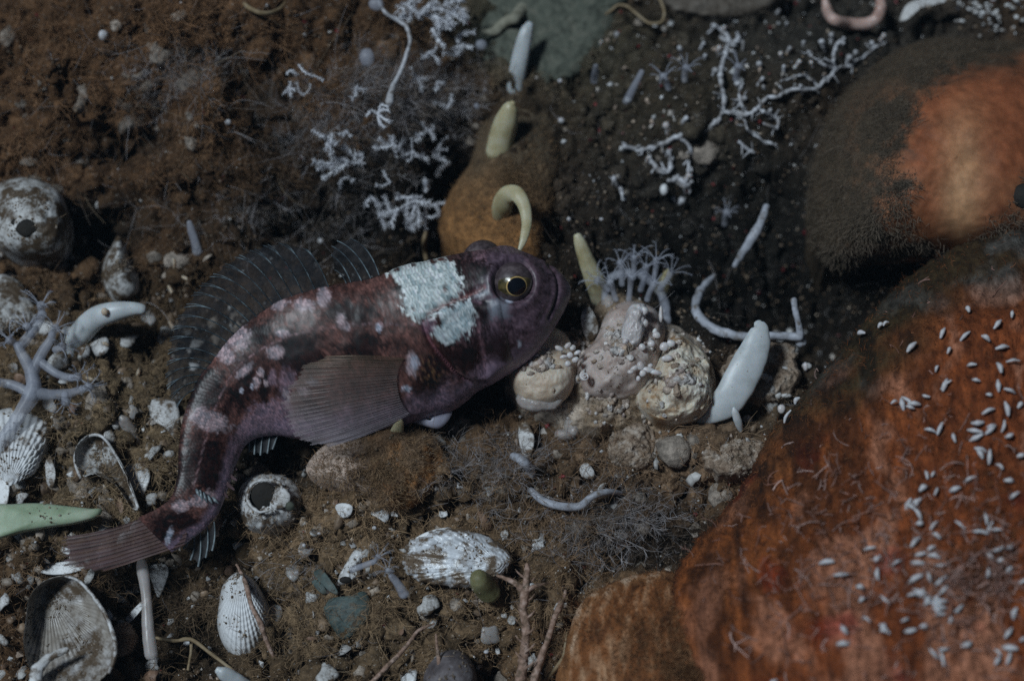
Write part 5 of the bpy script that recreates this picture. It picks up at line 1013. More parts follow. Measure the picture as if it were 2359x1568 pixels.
# ------------------------------------------------------------------ soft coral at the left edge
sft = thing('soft_coral', 'translucent bluish branching soft coral at the left edge', 'soft coral', loc=gp(60, 900))
zs = gz(70, 880)
def sseg(l, zz, w_): put('branch', tube(np.array([pt(x, y, zs + q) for (x, y), q in zip(l, zz)]), A(w_) * K, 12, 50, lump=.12, lf=250, seed=len(l)), M['polyp'], sft)
sseg([(-25, 1060), (10, 1010), (45, 955), (75, 905), (78, 870)], [.014, .015, .016, .017, .018], [15, 15, 15, 20, 14])
sseg([(78, 890), (70, 850), (50, 815), (40, 795)], [.017, .019, .021, .022], [17, 15, 12, 10]); sseg([(75, 860), (95, 815), (115, 785), (120, 770)], [.018, .020, .022, .022], [14, 12, 10, 9])
sseg([(80, 905), (120, 908), (160, 905), (190, 895)], [.017, .016, .015, .015], [16, 12, 10, 8]); sseg([(70, 910), (40, 890), (0, 880), (-20, 875)], [.017, .017, .016, .016], [14, 11, 10, 9]); sseg([(90, 830), (130, 860), (165, 870)], [.019, .019, .018], [11, 9, 8])
sseg([(45, 800), (70, 770), (90, 740), (98, 722)], [.021, .022, .023, .023], [11, 11, 10, 10])
for k, (x, y, dx, dy, tl_) in enumerate([(96, 722, .1, .9, 48), (120, 770, .5, .6, 44), (40, 795, -.6, .5, 40), (190, 895, .8, .2, 44), (165, 870, .7, .1, 40), (-5, 880, -.7, .1, 40), (70, 770, -.2, .8, 40), (128, 805, .8, .3, 36), (150, 908, .2, -.7, 34)]):
    polyp('polyp', pt(x, y, zs + .021), RGT * dx + UPV * dy - FWD * .6, .004, 10 * K, tl_ * K, 8, M['polyp'], sft, seed=40 + k)
sm = thing('soft_coral', 'small bluish soft coral spray left of the silvery shell', 'soft coral', loc=gp(915, 1335))
zq = gz(900, 1330)
put('branch', tube(px3(c1([(1020, 800), (1100, 770), (1180, 740)], 600, 1333), [zq + .007, zq + .010, zq + .012]), A([8, 7, 6]) * K, 10, 30, lump=.2, lf=300), M['polyp'], sm)
put('branch', tube(px3(c1([(1380, 970), (1340, 900), (1290, 840)], 600, 1333), [zq + .007, zq + .010, zq + .012]), A([11, 9, 7]) * K, 10, 30, lump=.2, lf=300), M['polyp'], sm)
for k, ((x, y), dx, dy) in enumerate([(c1([(1180, 740)], 600, 1333)[0], .4, .6), (c1([(1290, 840)], 600, 1333)[0], -.3, .7)]): polyp('polyp', pt(x, y, zq + .012), RGT * dx + UPV * dy - FWD * .6, .003, 6 * K, 34 * K, 8, M['polyp'], sm, seed=60 + k)
wc = thing('white_shell_cup', 'small white crumpled shell cup among silt, left of the silvery shell', 'shell', loc=gp(815, 1305))
put('cup', dome(c1([(920, 900), (940, 820), (980, 750), (1010, 690), (1060, 640), (1105, 660), (1110, 720), (1080, 780), (1100, 840), (1040, 880), (970, 910)], 600, 1333), gz(815, 1300) + .005, .006, None, 90, 22, 1.8, .0030, 260, seed=71), M['shell_clean'], wc)
put('hollow', ico(pt(*c1([(975, 870)], 600, 1333)[0], gz(815, 1300) + .0125), A([14, 8, 4]) * K, 8, 12, .1, 300, axis=CAMROT), M['dark'], wc)
# small round white specks one can pick out
for k, (x, y, r) in enumerate([(738, 555, 7), (525, 282, 8), (545, 215, 10), (238, 82, 12), (862, 1215, 5), (735, 1218 + 10, 5), (570, 1107, 9), (585, 1102, 9), (683, 1318, 6), (590, 1490 - 160, 6), (700, 1255, 5), (1120, 1505 - 5, 6), (1385, 505, 5), (1310, 505, 5), (1292, 278, 8), (1290, 187, 6), (1225, 313, 5)]):
    put('white_speck', ico(gp(x, y, .004), A([r, r * random.uniform(.7, 1.1), r * .8]) * K, 8, 10, .2, 400, k, axis=CAMROT), M['grain'], None, 'small loose white speck lying on the brown bottom', 'speck', 'loose white specks')
# pale sticks standing about the left gap
for k, (x, y, x2, y2) in enumerate(c1([(1200, 225), (1165, 410), (1170, 655), (960, 980), (715, 800), (1262, 345), (1125, 735), (600, 1040)], 0, 667)[i] + c1([(1205, 280), (1185, 450), (1205, 720), (950, 1020), (745, 815), (1292, 360), (1150, 745), (650, 1060)], 0, 667)[i] for i in range(8)):
    put('pale_stick', tube(gpath([(x, y), ((x + x2) / 2 + 1, (y + y2) / 2), (x2, y2)], .006), A([3.4, 4.2, 3.4]) * K, 8, 14), M['peach'], None, 'tiny pale stick left of the dorsal fin', 'stick', 'tiny pale sticks')
HAZE = .035

# ------------------------------------------------------------------ white grains on the big sponge
fv = np.array(fore_b.data.vertices[0].co)
nv = len(fore_b.data.vertices); co = np.empty(nv * 3); fore_b.data.vertices.foreach_get('co', co); co = co.reshape(-1, 3) + A(big.location)
no = np.empty(nv * 3); fore_b.data.vertices.foreach_get('normal', no); no = no.reshape(-1, 3)
gx_, gy_ = proj(co)
GR = c1([(775, 765), (1105, 850), (1315, 745), (1485, 765), (1510, 600), (1360, 870), (1530, 960), (1300, 980), (1690, 1000), (1620, 1170), (1350, 1090), (1560, 1075), (1700, 1110), (1220, 1160), (1760, 1150), (1640, 1290), (1750, 1270), (1560, 1340), (1650, 1385), (1300, 1400), (1410, 1475), (1720, 1370), (1230, 1420), (1690, 690), (1790, 620), (1560, 1555), (280, 1320), (345, 1220), (1340, 1100), (940, 690), (910, 700), (1720, 850), (1600, 800), (1800, 960), (1840, 1250), (1780, 1440)], 2208, 667) + \
     c1([(1700, 120), (1765, 210), (1520, 195), (1425, 260), (1440, 500), (820, 660), (1010, 775), (1270, 525), (1280, 590), (1260, 670), (1190, 690), (1150, 760), (1260, 740), (1320, 770), (745, 945), (770, 1020), (925, 1005), (880, 1200), (1160, 1180), (1095, 1215), (1250, 1360), (1325, 1350), (1465, 1310), (1770, 1250), (1620, 820), (1800, 800), (1700, 650), (1780, 630), (1640, 700), (1700, 740), (1840, 1110), (1160, 940), (780, 1170), (630, 1330), (610, 840), (1850, 20), (1640, 20), (1830, 300), (1130, 630), (155, 1555), (1310, 1430), (1860, 850), (1870, 1310), (540, 770), (640, 1220)], 2208, 1333)
for _ in range(14):
    cx_, cy_ = 2020 + 330 * random.random(), 880 + 660 * random.random()
    GR += [(cx_ + random.gauss(0, 16), cy_ + random.gauss(0, 16)) for _ in range(random.randint(2, 6))]
for k, (x, y) in enumerate(GR):
    i = int(np.argmin((gx_ - x) ** 2 + (gy_ - y) ** 2)); n_ = no[i] / (np.linalg.norm(no[i]) + 1e-9)
    a = random.uniform(-.5, 1.3) if k % 4 else random.uniform(1.3, 2.6); t_ = RGT * math.cos(a) + UPV * math.sin(a); t_ = t_ - n_ * (t_ @ n_); t_ /= np.linalg.norm(t_)
    l = random.uniform(6, 15) * K; c = co[i] + n_ * .0018
    put('white_grain', tube(np.array([c - t_ * l, c + n_ * .0006, c + t_ * l]), A([.55, 1, .5]) * random.uniform(3.0, 6.2) * K, 7, 10, lump=.35, lf=500, seed=k), M['grain'], None, 'white rice shaped grain stuck on the big orange sponge', 'grain', 'white grains on the orange sponge')

# ------------------------------------------------------------------ broken shell pieces one can pick out
LM = [('beside the limpet', 100, 610), ('beside the scallop', 140, 1020), ('under the soft coral', 150, 960), ('above the green blade', 90, 1130), ('below the green blade', 120, 1255), ('beside the curled shell', 230, 1130), ('left of the tail bend', 350, 1060), ('below the left papilla', 260, 850), ('between papilla and dorsal fin', 360, 860), ('under the tail fin', 300, 1345), ('right of the large clam', 320, 1500), ('left of the cockle', 450, 1400), ('right of the cockle', 670, 1420), ('below the barnacle', 620, 1260), ('right of the barnacle', 740, 1190), ('below the orange lump', 880, 1215), ('left of the teal shell', 700, 1400), ('below the teal shell', 800, 1510), ('below the silvery shell', 1050, 1400), ('left of the silvery shell', 900, 1260), ('above the silvery shell', 1080, 1180), ('right of the forked twig', 1270, 1400), ('near the grey worm', 1300, 1100), ('below the sandy lumps', 1560, 1110), ('at the bottom edge by the threads', 900, 1550), ('at the lower left corner', 40, 1540), ('left of the large clam', 30, 1400)]
SK = [('white', M['shell_clean']), ('stained', M['shell']), ('silted', M['shell_dirty']), ('brown', M['shell_brown']), ('glassy grey', M['jelly'])]
SP_ = [('round', .9, 1.0), ('long', .45, 1.0), ('jagged', .7, 1.6)]
used = set(); rgp = np.random.default_rng(33)
for it in range(900):
    if len(used) >= 96: break
    x, y = (rgp.uniform(5, 520), rgp.uniform(600, 1560)) if rgp.random() < .62 else (rgp.uniform(520, 1500), rgp.uniform(1100, 1560))
    if any(polydist(A(x), A(y), pl) > -6 for pl in EXCL): continue
    near_ = min(LM, key=lambda q: (q[1] - x) ** 2 + (q[2] - y) ** 2)[0]; kc = SK[rgp.integers(0, 5)]; ks = SP_[rgp.integers(0, 3)]; sz = rgp.choice(['small', 'broad']); r = rgp.uniform(9, 14) if sz == 'small' else rgp.uniform(15, 27)
    lab = '%s %s %s shell piece %s' % (sz, kc[0], ks[0], near_)
    if lab in used: continue
    used.add(lab); n_ = 9; a = np.arange(n_) * 2 * PI / n_ + rgp.uniform(0, 6); e = r * (1 + .28 * ks[2] * rgp.uniform(-1, 1, n_)); rot = rgp.uniform(0, PI)
    u, v = e * np.cos(a), e * ks[1] * np.sin(a); ol_ = [(x + p * math.cos(rot) - q * math.sin(rot), y + p * math.sin(rot) + q * math.cos(rot)) for p, q in zip(u, v)]
    put('shell_piece', flake(ol_, gz(x, y) + .0022 + r * K * .22, .0007, (rgp.normal(0, .0016), rgp.normal(0, .0016)), r * K * rgp.uniform(.1, .5), 30, it, 4, .10), kc[1], None, lab, 'shell', 'broken shell pieces in the silt')
# ------------------------------------------------------------------ threads, turf, grit: too many to count
def inside_any(x, y, shrink=6):
    r = np.zeros(x.shape, bool)
    for pl in EXCL:
        mn = pl.min(0); mx = pl.max(0); s = (x > mn[0]) & (x < mx[0]) & (y > mn[1]) & (y < mx[1])
        if s.any():
            q = np.zeros(x.shape, bool); q[s] = polydist(x[s], y[s], pl) > shrink; r |= q
    return r
def roots(n, wfn, shrink=14, seed=0):
    rg = np.random.default_rng(seed); out = []; tot = 0
    while tot < n:
        x = rg.uniform(-60, 2420, n * 2); y = rg.uniform(-80, 1660, n * 2)
        k = rg.random(n * 2) < wfn(x, y); x, y = x[k], y[k]
        k = ~inside_any(x, y, shrink); x, y = x[k], y[k]
        out.append(np.column_stack([x, y])); tot += len(x)
    return np.concatenate(out)[:n]
def gs(x, y, cx, cy, rx, ry): return np.exp(-(((x - cx) / rx) ** 2 + ((y - cy) / ry) ** 2))
def patchy(x, y, s=.02, seed=0, lo=-.15, hi=.35): return sstep(lo, hi, fbm2(x * s, y * s, 3, seed))
def w_turf(x, y):
    w_ = .9 * gs(x, y, 250, 200, 480, 330) + .8 * gs(x, y, 800, 200, 330, 260) + .55 * gs(x, y, 1250, 1130, 330, 150) + .8 * gs(x, y, 750, 1330, 330, 200) + .7 * gs(x, y, 200, 900, 260, 300) + .7 * gs(x, y, 300, 1300, 260, 200) + .22 * gs(x, y, 1450, 1280, 220, 130) + .3 * gs(x, y, 700, 500, 260, 120)
    return np.clip(w_, 0, 1) * (.08 + .92 * patchy(x, y, .015, 301, -.1, .2)) * (1 - gs(x, y, 240, 505, 90, 65)) * (1 - .9 * gs(x, y, 880, 520, 230, 75)) * (1 - .9 * gs(x, y, 1040, 420, 60, 120)) * (1 - .8 * sstep(1080, 1150, x) * sstep(620, 560, y))
def grow(n, wfn, ln, r, lean, curl, seed, m=6, nb=5, bl=.35, colr=None, shrink=14, zone=False, P0=None, N0=None):
    rg = np.random.default_rng(seed)
    if P0 is None:
        q = roots(n, wfn, shrink, seed); P0 = gp(q[:, 0], q[:, 1]) - np.array([0, 0, .0006]); N0 = np.tile([0, -.12, 1.], (n, 1))
    n = len(P0)
    d0 = N0 + rg.normal(0, lean, (n, 3)); d0 /= np.linalg.norm(d0, axis=1, keepdims=True)
    qx, qy = proj(P0); L_ = ln * rg.uniform(.5, 1.3, n) * (.55 + .9 * sstep(-.25, .35, fbm2(qx * .018, qy * .018, 3, 88))); pts = [P0]; d = d0; bend = rg.normal(0, curl, (n, 3))
    for k in range(m - 1):
        d = d + bend / m + rg.normal(0, curl * .35, (n, 3)) / m; d /= np.linalg.norm(d, axis=1, keepdims=True)
        pts.append(pts[-1] + d * (L_ / (m - 1))[:, None])
    P = np.stack(pts, 1); R = r * rg.uniform(.7, 1.3, n)[:, None] * np.linspace(1, .45, m)[None]
    lst = [tubes(P, R, 2)]
    c = np.asarray(colr)[rg.integers(0, len(colr), n)] * rg.uniform(.65, 1.35, (n, 1))
    if zone: c = .12 * c + .88 * zone_col(qx, qy) * 1.8 * rg.uniform(.6, 1.5, (n, 1))
    cl = [np.repeat(c, m * 2, 0)]
    if nb:
        k = rg.integers(1, m, (n, nb)); i = np.arange(n)[:, None]
        B0 = P[i, k]; td = P[i, k] - P[i, k - 1]; td /= np.linalg.norm(td, axis=2, keepdims=True) + 1e-12
        sd = td * .7 + rg.normal(0, .6, td.shape); sd /= np.linalg.norm(sd, axis=2, keepdims=True)
        bl_ = (L_ * bl)[:, None, None] * rg.uniform(.5, 1.3, (n, nb, 1))
        B1 = B0 + sd * bl_ * .5; B2 = B1 + (sd + rg.normal(0, .35, sd.shape)) * bl_ * .5
        Q = np.stack([B0, B1, B2], 2).reshape(-1, 3, 3); lst.append(tubes(Q, np.repeat(R[:, 1], nb)[:, None] * np.array([.65, .55, .35]), 2))
        cl.append(np.repeat(np.repeat(c * 1.1, nb, 0), 6, 0))
    return cat_vf(lst), np.concatenate(cl)
BR = [(.11, .072, .044), (.17, .12, .08), (.24, .19, .14), (.07, .046, .03)]
GY_ = [(.22, .20, .20), (.30, .28, .29), (.16, .13, .11)]
def stuff(name, label, vc): o = put(name, vc[0], M['hair'], kind='stuff', color=np.clip(vc[1], 0, 1)); o['label'] = label; return o
def clumps(n, wfn, rmin, rmax, seed, q=None):
    rg = np.random.default_rng(seed); q = roots(n, wfn, 4, seed) if q is None else q; U, F = ico((0, 0, 0), 1.0, 6, 9); F4, F3 = F; k = len(U)
    r = np.exp(rg.uniform(math.log(rmin), math.log(rmax), n)); P = gp(q[:, 0], q[:, 1]) - np.array([0, 0, 1.]) * (r * .25)[:, None]
    V = U[None] * r[:, None, None] * rg.uniform(.7, 1.3, (n, 1, 3)) * np.array([1, 1, .55]); V = V * (1 + .8 * fbm(V / r[:, None, None] * 1.7 + rg.uniform(0, 90, (n, 1, 3)), 3, seed))[..., None] + P[:, None]
    c = zone_col(q[:, 0], q[:, 1]) * rg.uniform(.7, 1.6, (n, 1)); pale = rg.random(n) < .10; c[pale] = np.array([.38, .32, .27]) * rg.uniform(.6, 1.1, (pale.sum(), 1))
    C = np.repeat(c[:, None], k, 1) * (1 + .5 * fbm(V * 700, 2, seed + 3))[..., None]
    o = np.arange(n)[:, None, None] * k
    vf = (V.reshape(-1, 3), [(o + F4[None]).reshape(-1, 4), (o + F3[None]).reshape(-1, 3)]); top = (U[:, 2] > .1)
    return vf, C.reshape(-1, 3), V[:, top].reshape(-1, 3), np.tile(U[top], (n, 1))
def w_cl(x, y): return np.clip(.9 * gs(x, y, 250, 1050, 330, 420) + .9 * gs(x, y, 850, 1300, 420, 260) + .6 * gs(x, y, 1350, 1120, 300, 150) + .7 * gs(x, y, 300, 250, 420, 260) + .4 * gs(x, y, 1650, 980, 200, 100) + .25 * gs(x, y, 1500, 250, 250, 200), 0, 1) * (1 - .9 * gs(x, y, 880, 520, 230, 75)) * (.2 + .8 * patchy(x, y, .02, 351))
edge_q = []
for pl in EXCL:
    span = (pl.max(0) - pl.min(0)).max()
    if span > 620 or span < 24: continue
    e = catmull(pl, int(np.linalg.norm(np.diff(pl, axis=0), axis=1).sum() / 11) + 4, True); e = e + rng.normal(0, 7, e.shape); c_ = pl.mean(0)
    e = e[(rng.random(len(e)) < np.where(e[:, 1] > c_[1] - 10, .75, .45))]; edge_q.append(e)
edge_q = np.concatenate(edge_q); edge_q = edge_q[(edge_q[:, 0] > -40) & (edge_q[:, 0] < 2400) & (polydist(edge_q[:, 0], edge_q[:, 1], A([(S[i, 0], S[i, 1]) for i in range(0, NS, 25)] + [(S[i, 2], S[i, 3]) for i in range(NS - 1, -1, -25)])) < -10)]
vf, cc, cp, cn = clumps(1700, w_cl, .0014, .0060, 350)
vf2, cc2, cp2, cn2 = clumps(len(edge_q), None, .0009, .0028, 360, edge_q)
cp = np.concatenate([cp, cp2, cp2]); cn = np.concatenate([cn, cn2, cn2])
M['clump'] = mat('silt_clump', [(0.5, 0.5, 0.5), (1.0, 1.0, 1.0), (1.5, 1.5, 1.5)], 420, 0.85, 0.9, 1300, 0.001, 0.2, attr=True, speck=(0.34, 0.30, 0.26), speck_s=1200, speck_t=0.66)
o = put('silt_clumps', vf, M['clump'], kind='stuff', color=np.clip(cc, 0, 1)); o['label'] = 'soft brown silt clumps heaped over the rubble'
o = put('edge_silt', vf2, M['clump'], kind='stuff', color=np.clip(cc2, 0, 1)); o['label'] = 'silt banked up round shells and lumps'
pick = rng.choice(len(cp), 38000)
stuff('clump_fuzz', 'fuzz growing on the silt clumps', grow(0, None, .0036, .00010, .6, .9, 352, 3, 0, 0, [(.16, .10, .06), (.22, .155, .10), (.11, .066, .036), (.28, .22, .16)], P0=cp[pick], N0=cn[pick], zone=True))
stuff('brown_turf', 'fine brown branching turf over the bottom', grow(13000, w_turf, .0088, .00011, .55, .8, 401, 5, 4, .4, BR, zone=True))
stuff('short_fuzz', 'short brown fuzz of silt covered threads', grow(28000, lambda x, y: .35 + .5 * w_turf(x, y) - .32 * sstep(1350, 1450, x) * sstep(700, 560, y), .0036, .00010, .8, .9, 402, 3, 0, 0, BR + [(.17, .13, .09)], zone=True))
def w_grey(x, y):
    return np.clip(.9 * gs(x, y, 960, 230, 130, 70) + .5 * gs(x, y, 800, 300, 140, 90) + .35 * gs(x, y, 400, 190, 120, 60) + .55 * gs(x, y, 1130, 1090, 100, 60) + .6 * gs(x, y, 1400, 1230, 110, 60) + .5 * gs(x, y, 1500, 1180, 90, 40) + .25 * gs(x, y, 700, 500, 200, 60) + .3 * gs(x, y, 680, 1350, 60, 40), 0, 1)
stuff('grey_hydroid_tufts', 'pale grey branching hair tufts', grow(2300, w_grey, .011, .00009, .6, .7, 403, 7, 8, .4, GY_))
stuff('long_threads', 'long loose pale threads in the turf', grow(900, lambda x, y: .15 + .8 * gs(x, y, 400, 250, 420, 260) + .5 * gs(x, y, 1150, 1100, 300, 150) - .1 * (x > 1400), .022, .00008, .9, 1.6, 404, 12, 0, 0, GY_ + [(.2, .15, .1)]))
def w_rock(x, y): return .5 * gs(x, y, 1750, 400, 300, 250) + .25 * gs(x, y, 1300, 300, 150, 250) + .3 * gs(x, y, 1900, 750, 160, 160)
stuff('sparse_rock_threads', 'sparse thin threads on the dark rock', grow(500, w_rock, .006, .00007, .8, 1.0, 405, 6, 4, .4, [(.10, .09, .08), (.16, .15, .15), (.05, .04, .03)]))
# hair on the sponges
def on_mesh(o, root, n, seed, wfn):
    rg = np.random.default_rng(seed); k = len(o.data.vertices); a = np.empty(k * 3); o.data.vertices.foreach_get('co', a); a = a.reshape(-1, 3) + A(root.location)
    b = np.empty(k * 3); o.data.vertices.foreach_get('normal', b); b = b.reshape(-1, 3); x, y = proj(a)
    w_ = wfn(x, y) * ((b @ FWD) < .3) * (x > -50) * (x < 2420) * (y < 1640) * (y > -80); w_ = w_ / w_.sum(); i = rg.choice(k, n, p=w_); return a[i], b[i]
P0, N0 = on_mesh(fore_b, big, 15000, 1, lambda x, y: .4 + sstep(1900, 1500, x + .6 * (y - 1100)))
stuff('sponge_fuzz', 'brown fuzz over the big orange sponge', grow(0, None, .0020, .00010, .6, .9, 406, 3, 0, 0, [(.14, .045, .014), (.085, .032, .012), (.22, .085, .035)], P0=P0, N0=N0))
P0, N0 = on_mesh(fore_b, big, 900, 2, lambda x, y: .15 + gs(x, y, 1950, 1200, 250, 250) + gs(x, y, 2150, 1400, 250, 200))
stuff('sponge_threads', 'pale pinkish threads on the big orange sponge', grow(0, None, .0075, .00022, 1.3, 1.6, 407, 8, 2, .3, [(.30, .17, .14), (.40, .27, .24), (.24, .12, .09)], P0=P0, N0=N0))
P0, N0 = on_mesh(lobe_o, big, 8000, 3, lambda x, y: 1 + 0 * x)
stuff('lobe_fuzz', 'short brown fuzz on the streaked lobe', grow(0, None, .0022, .00010, .5, .8, 408, 3, 0, 0, [(.16, .07, .028), (.26, .14, .07), (.10, .045, .02)], P0=P0, N0=N0))
for ob, n_, nm in ((lump_o, 5000, 'lump_fuzz'), (crust_o, 2500, 'crust_fuzz')):
    P0, N0 = on_mesh(ob, ob, n_, 9, lambda x, y: 1 + 0 * x)
    stuff(nm, 'fine fuzz on the crusted lumps' if nm == 'crust_fuzz' else 'fine brown fuzz on the orange lump', grow(0, None, .0026, .00008, .6, .8, 411, 4, 0, 0, [(.20, .12, .06), (.26, .17, .10), (.15, .09, .05)], P0=P0, N0=N0))
P0, N0 = on_mesh(ball_b, ball, 9500, 4, lambda x, y: sstep(10, -70, polydist(x, y, BARE) + 40 * fbm2(x * .03, y * .03, 3, 8)))
stuff('ball_fuzz', 'fine grey brown fuzz on the ball sponge', grow(0, None, .0034, .00009, .6, .9, 409, 3, 0, 0, [(.09, .07, .05), (.13, .10, .075)], P0=P0, N0=N0))
P0, N0 = on_mesh(ridge_b, rid, 8000, 5, lambda x, y: 1 + 0 * x)
stuff('ridge_fuzz', 'fine brown fuzz on the ridge sponge', grow(0, None, .0016, .00007, .6, .8, 410, 3, 0, 0, [(.14, .085, .045), (.20, .12, .06)], P0=P0, N0=N0))
def nodules(ob, n, seed, rmin, rmax, cols):
    a_, b_ = on_mesh(ob, ob, n, seed, lambda x, y: sstep(-.1, .3, fbm2(x * .03, y * .03, 3, seed)) + .05); rg = np.random.default_rng(seed)
    r = np.exp(rg.uniform(math.log(rmin), math.log(rmax), n)); U, (F4, F3) = ico((0, 0, 0), 1.0, 7, 9); k = len(U)
    V = U[None] * r[:, None, None] * rg.uniform(.6, 1.3, (n, 1, 3)); V = V * (1 + .9 * fbm(V / r[:, None, None] * 1.9 + rg.uniform(0, 90, (n, 1, 3)), 3, seed))[..., None] + a_[:, None]
    oo = np.arange(n)[:, None, None] * k; c = A(cols)[rg.integers(0, len(cols), n)] * rg.uniform(.8, 1.1, (n, 1))
    return (V.reshape(-1, 3), [(oo + F4[None]).reshape(-1, 4), (oo + F3[None]).reshape(-1, 3)]), np.repeat(c, k, 0)
lst_ = [nodules(ob, n_, 800 + n_, .0007, .0026, [(.54, .44, .37), (.62, .54, .48), (.44, .33, .25), (.66, .62, .60), (.50, .40, .36)]) for ob, n_ in ((crust_o, 260), (peach_o, 46), (mauve_o, 80), (cream_o, 60))]
V_, F_ = cat_vf([q[0] for q in lst_])
o = put('crust_nodules', (V_, F_), M['clump'], kind='stuff', color=np.concatenate([q[1] for q in lst_])); o['label'] = 'pale pinkish nodules crusting the cluster'
# silt crumbs and fuzz settled on shells, lumps and blades
CP, CN, CR = [], [], []
for ob in list(COL.objects):
    if ob.type != 'MESH' or 'kind' in ob: continue
    root = ob
    while root.parent is not None: root = root.parent
    k0 = ob.name.split('.')[0]
    dens = {'shell_wall': 1.4, 'bowl': 1.5, 'valve': 1.0, 'scallop_valve': .8, 'half_buried_shell': 1.6, 'folded_shell': 1.3, 'shell_fragment': 1, 'shell_chip': .7, 'shell_piece': .55, 'wall_plate': 1.8, 'plate': 1, 'sea_squirt': .14, 'mauve_squirt': .16, 'cream_sponge': .25, 'sand_lump': 1.2, 'crusted_rubble': .8, 'orange_lump': .6, 'cup': 1, 'green_blade': .12, 'shell_flake': .6, 'ribbed_shell': .8, 'dark_shell': .8, 'upper_plate': .5}.get(k0)
    if dens is None or root is fish: continue
    n_ = int(dens * 120 * max(.15, min(1.6, max(ob.dimensions) / .028)))
    a_, b_ = on_mesh(ob, root, n_, 700 + len(CP), lambda x, y: sstep(-.02, .22, fbm2(x * .028, y * .028, 4, 701)) + .02)
    CP.append(a_); CN.append(b_)
CP = np.concatenate(CP); CN = np.concatenate(CN); r_ = np.exp(rng.uniform(math.log(.0002), math.log(.0006), len(CP)))
U, (F4, F3) = ico((0, 0, 0), 1.0, 3, 5); k = len(U)
V = U[None] * r_[:, None, None] * rng.uniform(.6, 1.3, (len(CP), 1, 3)); V = V * (1 + .6 * fbm(V / r_[:, None, None] * 1.5 + rng.uniform(0, 90, (len(CP), 1, 3)), 2, 3))[..., None] + CP[:, None]
oo = np.arange(len(CP))[:, None, None] * k
ccol = A([(.22, .16, .11), (.28, .22, .16), (.17, .12, .08), (.36, .30, .25)])[rng.integers(0, 4, len(CP))] * rng.uniform(.7, 1.2, (len(CP), 1))
o = put('settled_silt', (V.reshape(-1, 3), [(oo + F4[None]).reshape(-1, 4), (oo + F3[None]).reshape(-1, 3)]), M['clump'], kind='stuff', color=np.repeat(ccol, k, 0)); o['label'] = 'brown silt crumbs settled on shells and lumps'
stuff('settled_fuzz', 'sparse brown threads on shells and lumps', grow(0, None, .0026, .00008, .8, 1.0, 412, 4, 0, 0, [(.16, .11, .07), (.24, .18, .13), (.11, .07, .045)], P0=CP[::2], N0=CN[::2]))
# grit
def grit(n, wfn, rmin, rmax, cols, seed, flat=.6):
    rg = np.random.default_rng(seed); q = roots(n, wfn, 8, seed); P = gp(q[:, 0], q[:, 1], .0004)
    U = np.array([[1, 0, 0], [-1, 0, 0], [0, 1, 0], [0, -1, 0], [0, 0, 1], [0, 0, -1], [.6, .6, .5], [-.6, -.6, .4]], float)[:6]
    F = np.array([[0, 2, 4], [2, 1, 4], [1, 3, 4], [3, 0, 4], [2, 0, 5], [1, 2, 5], [3, 1, 5], [0, 3, 5]])
    r = np.exp(rg.uniform(math.log(rmin), math.log(rmax), n)); sc3 = rg.uniform(.5, 1.3, (n, 1, 3)); ang = rg.uniform(0, 2 * PI, n); t = rg.normal(0, .6, n)
    V = U[None] * sc3 * r[:, None, None]; ca, sa = np.cos(ang)[:, None], np.sin(ang)[:, None]
    V = np.stack([V[..., 0] * ca - V[..., 1] * sa, V[..., 0] * sa + V[..., 1] * ca, V[..., 2]], -1); ct_, st_ = np.cos(t)[:, None], np.sin(t)[:, None]
    V = np.stack([V[..., 0], V[..., 1] * ct_ - V[..., 2] * st_, V[..., 1] * st_ + V[..., 2] * ct_], -1) + P[:, None]
    c = np.asarray(cols)[rg.integers(0, len(cols), n)] * rg.uniform(.6, 1.2, (n, 1))
    return (V.reshape(-1, 3), (np.arange(n)[:, None, None] * 6 + F[None]).reshape(-1, 3)), np.repeat(c, 6, 0)
def w_all(x, y): return .5 + .5 * patchy(x, y, .02, 333)
def put_grit(name, label, vc, sm=False): o = put(name, vc[0], M['grit'], kind='stuff', color=np.clip(vc[1], 0, 1), smooth=sm); o['label'] = label
put_grit('pale_grit', 'pale sand grains strewn over the bottom', grit(3000, lambda x, y: w_all(x, y) * (.35 + .65 * sstep(620, 900, y)), .00018, .00085, [(.60, .58, .56), (.45, .36, .28), (.70, .70, .72), (.36, .26, .18)], 501))
put_grit('brown_grit', 'brown silt crumbs over the bottom', grit(7000, lambda x, y: w_all(x, y) * (1 - .5 * sstep(1350, 1450, x) * sstep(700, 560, y)), .0003, .0012, [(.10, .065, .040), (.15, .10, .065), (.08, .05, .03), (.22, .16, .11)], 502), True)
put_grit('shell_hash', 'small broken shell bits over the bottom', grit(700, lambda x, y: w_all(x, y) * np.clip(gs(x, y, 250, 1150, 330, 380) + .6 * gs(x, y, 900, 1300, 400, 250) + .5 * gs(x, y, 1650, 950, 250, 120) + .6 * gs(x, y, 1600, 150, 350, 150), 0, 1), .0006, .0018, [(.66, .66, .67), (.55, .50, .46), (.40, .31, .25)], 503))
put_grit('red_grit', 'tiny red algae crumbs', grit(260, lambda x, y: .3 + .7 * gs(x, y, 1500, 300, 300, 250), .0004, .0014, [(.16, .02, .02), (.24, .04, .04), (.10, .012, .016)], 504))

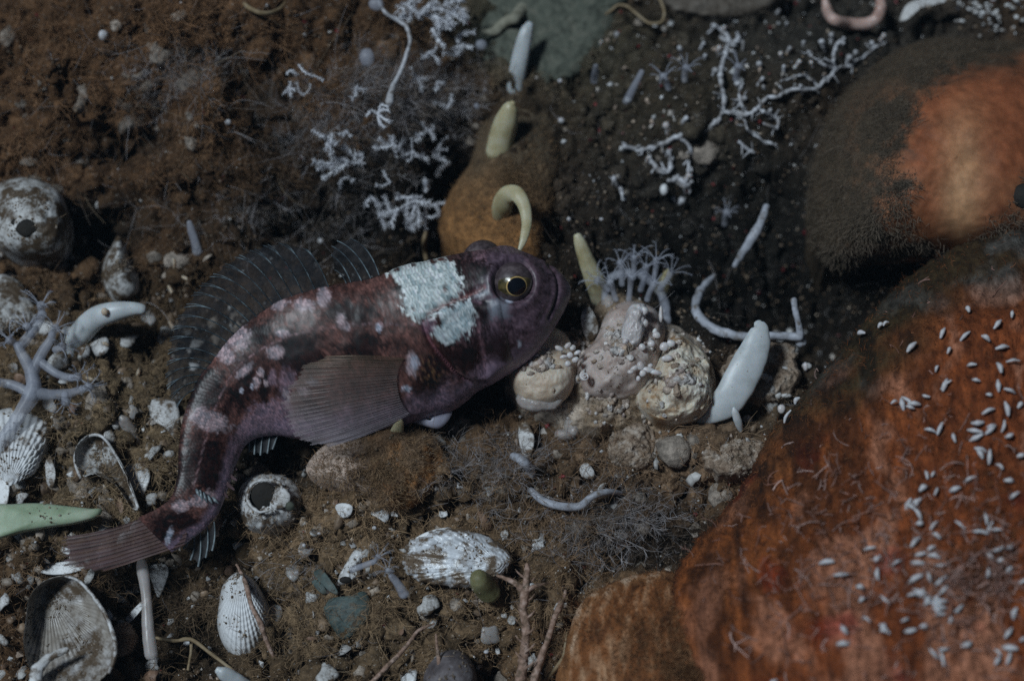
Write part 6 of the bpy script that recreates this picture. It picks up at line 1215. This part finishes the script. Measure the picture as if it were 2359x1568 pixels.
def hash_flakes(n, seed):
    rg = np.random.default_rng(seed); q = roots(n, lambda x, y: np.clip(gs(x, y, 200, 1150, 330, 400) + .5 * gs(x, y, 850, 1300, 400, 250) + .5 * gs(x, y, 1600, 1000, 250, 120), 0, 1), 8, seed); out = []; cl = []
    P = gp(q[:, 0], q[:, 1], .0012); k = 10; a = np.arange(k) * 2 * PI / k
    for i in range(n):
        r = rg.uniform(.0012, .0042); e = r * rg.uniform(.55, 1.2, k); sx = rg.uniform(.45, 1.); u = rg.normal(size=3) * .55 + np.array([0, -.2, 1]); u /= np.linalg.norm(u)
        t = np.cross(u, [rg.normal(), rg.normal(), .2]); t /= np.linalg.norm(t); b = np.cross(u, t); rows = []
        for f, h in ((0, -.0004), (1, -.0003), (1, 0), (.6, .25 * r), (.02, .38 * r)):
            rows.append(P[i] + f * e[:, None] * (np.cos(a)[:, None] * t + sx * np.sin(a)[:, None] * b) + u * h)
        out.append((np.array(rows).reshape(-1, 3), grid_f(5, k, True))); c = np.array([(.56, .55, .54), (.40, .33, .27), (.26, .18, .12), (.18, .12, .08)][rg.integers(0, 4)]) * rg.uniform(.7, 1.1); cl.append(np.tile(c, (5 * k, 1)))
    return cat_vf(out), np.concatenate(cl)
put_grit('shell_flakes', 'small curved shell bits half buried in silt', hash_flakes(260, 505), True)

# ------------------------------------------------------------------ the sea water
hx, hy0, hy1, hz0, hz1 = 4.4, -4.4, 4.4, -1.2, .80
HV = np.array([(sx * hx, y_, z_) for z_ in (hz0, hz1) for y_ in (hy0, hy1) for sx in (-1, 1)])
hz_o = put('haze', (HV, np.array([[0, 2, 3, 1], [4, 5, 7, 6], [0, 1, 5, 4], [2, 6, 7, 3], [0, 4, 6, 2], [1, 3, 7, 5]])), None, kind='stuff', smooth=False); hz_o['label'] = 'clear bluish sea water'
hm_ = bpy.data.materials.new('sea_water'); hm_.use_nodes = True; ht = hm_.node_tree; ht.nodes.remove(ht.nodes['Principled BSDF'])
pv = ht.nodes.new('ShaderNodeVolumePrincipled'); pv.inputs['Color'].default_value = (.42, .66, .86, 1); pv.inputs['Density'].default_value = HAZE; pv.inputs['Anisotropy'].default_value = .2
ht.links.new(pv.outputs[0], ht.nodes['Material Output'].inputs['Volume']); hz_o.data.materials.append(hm_)
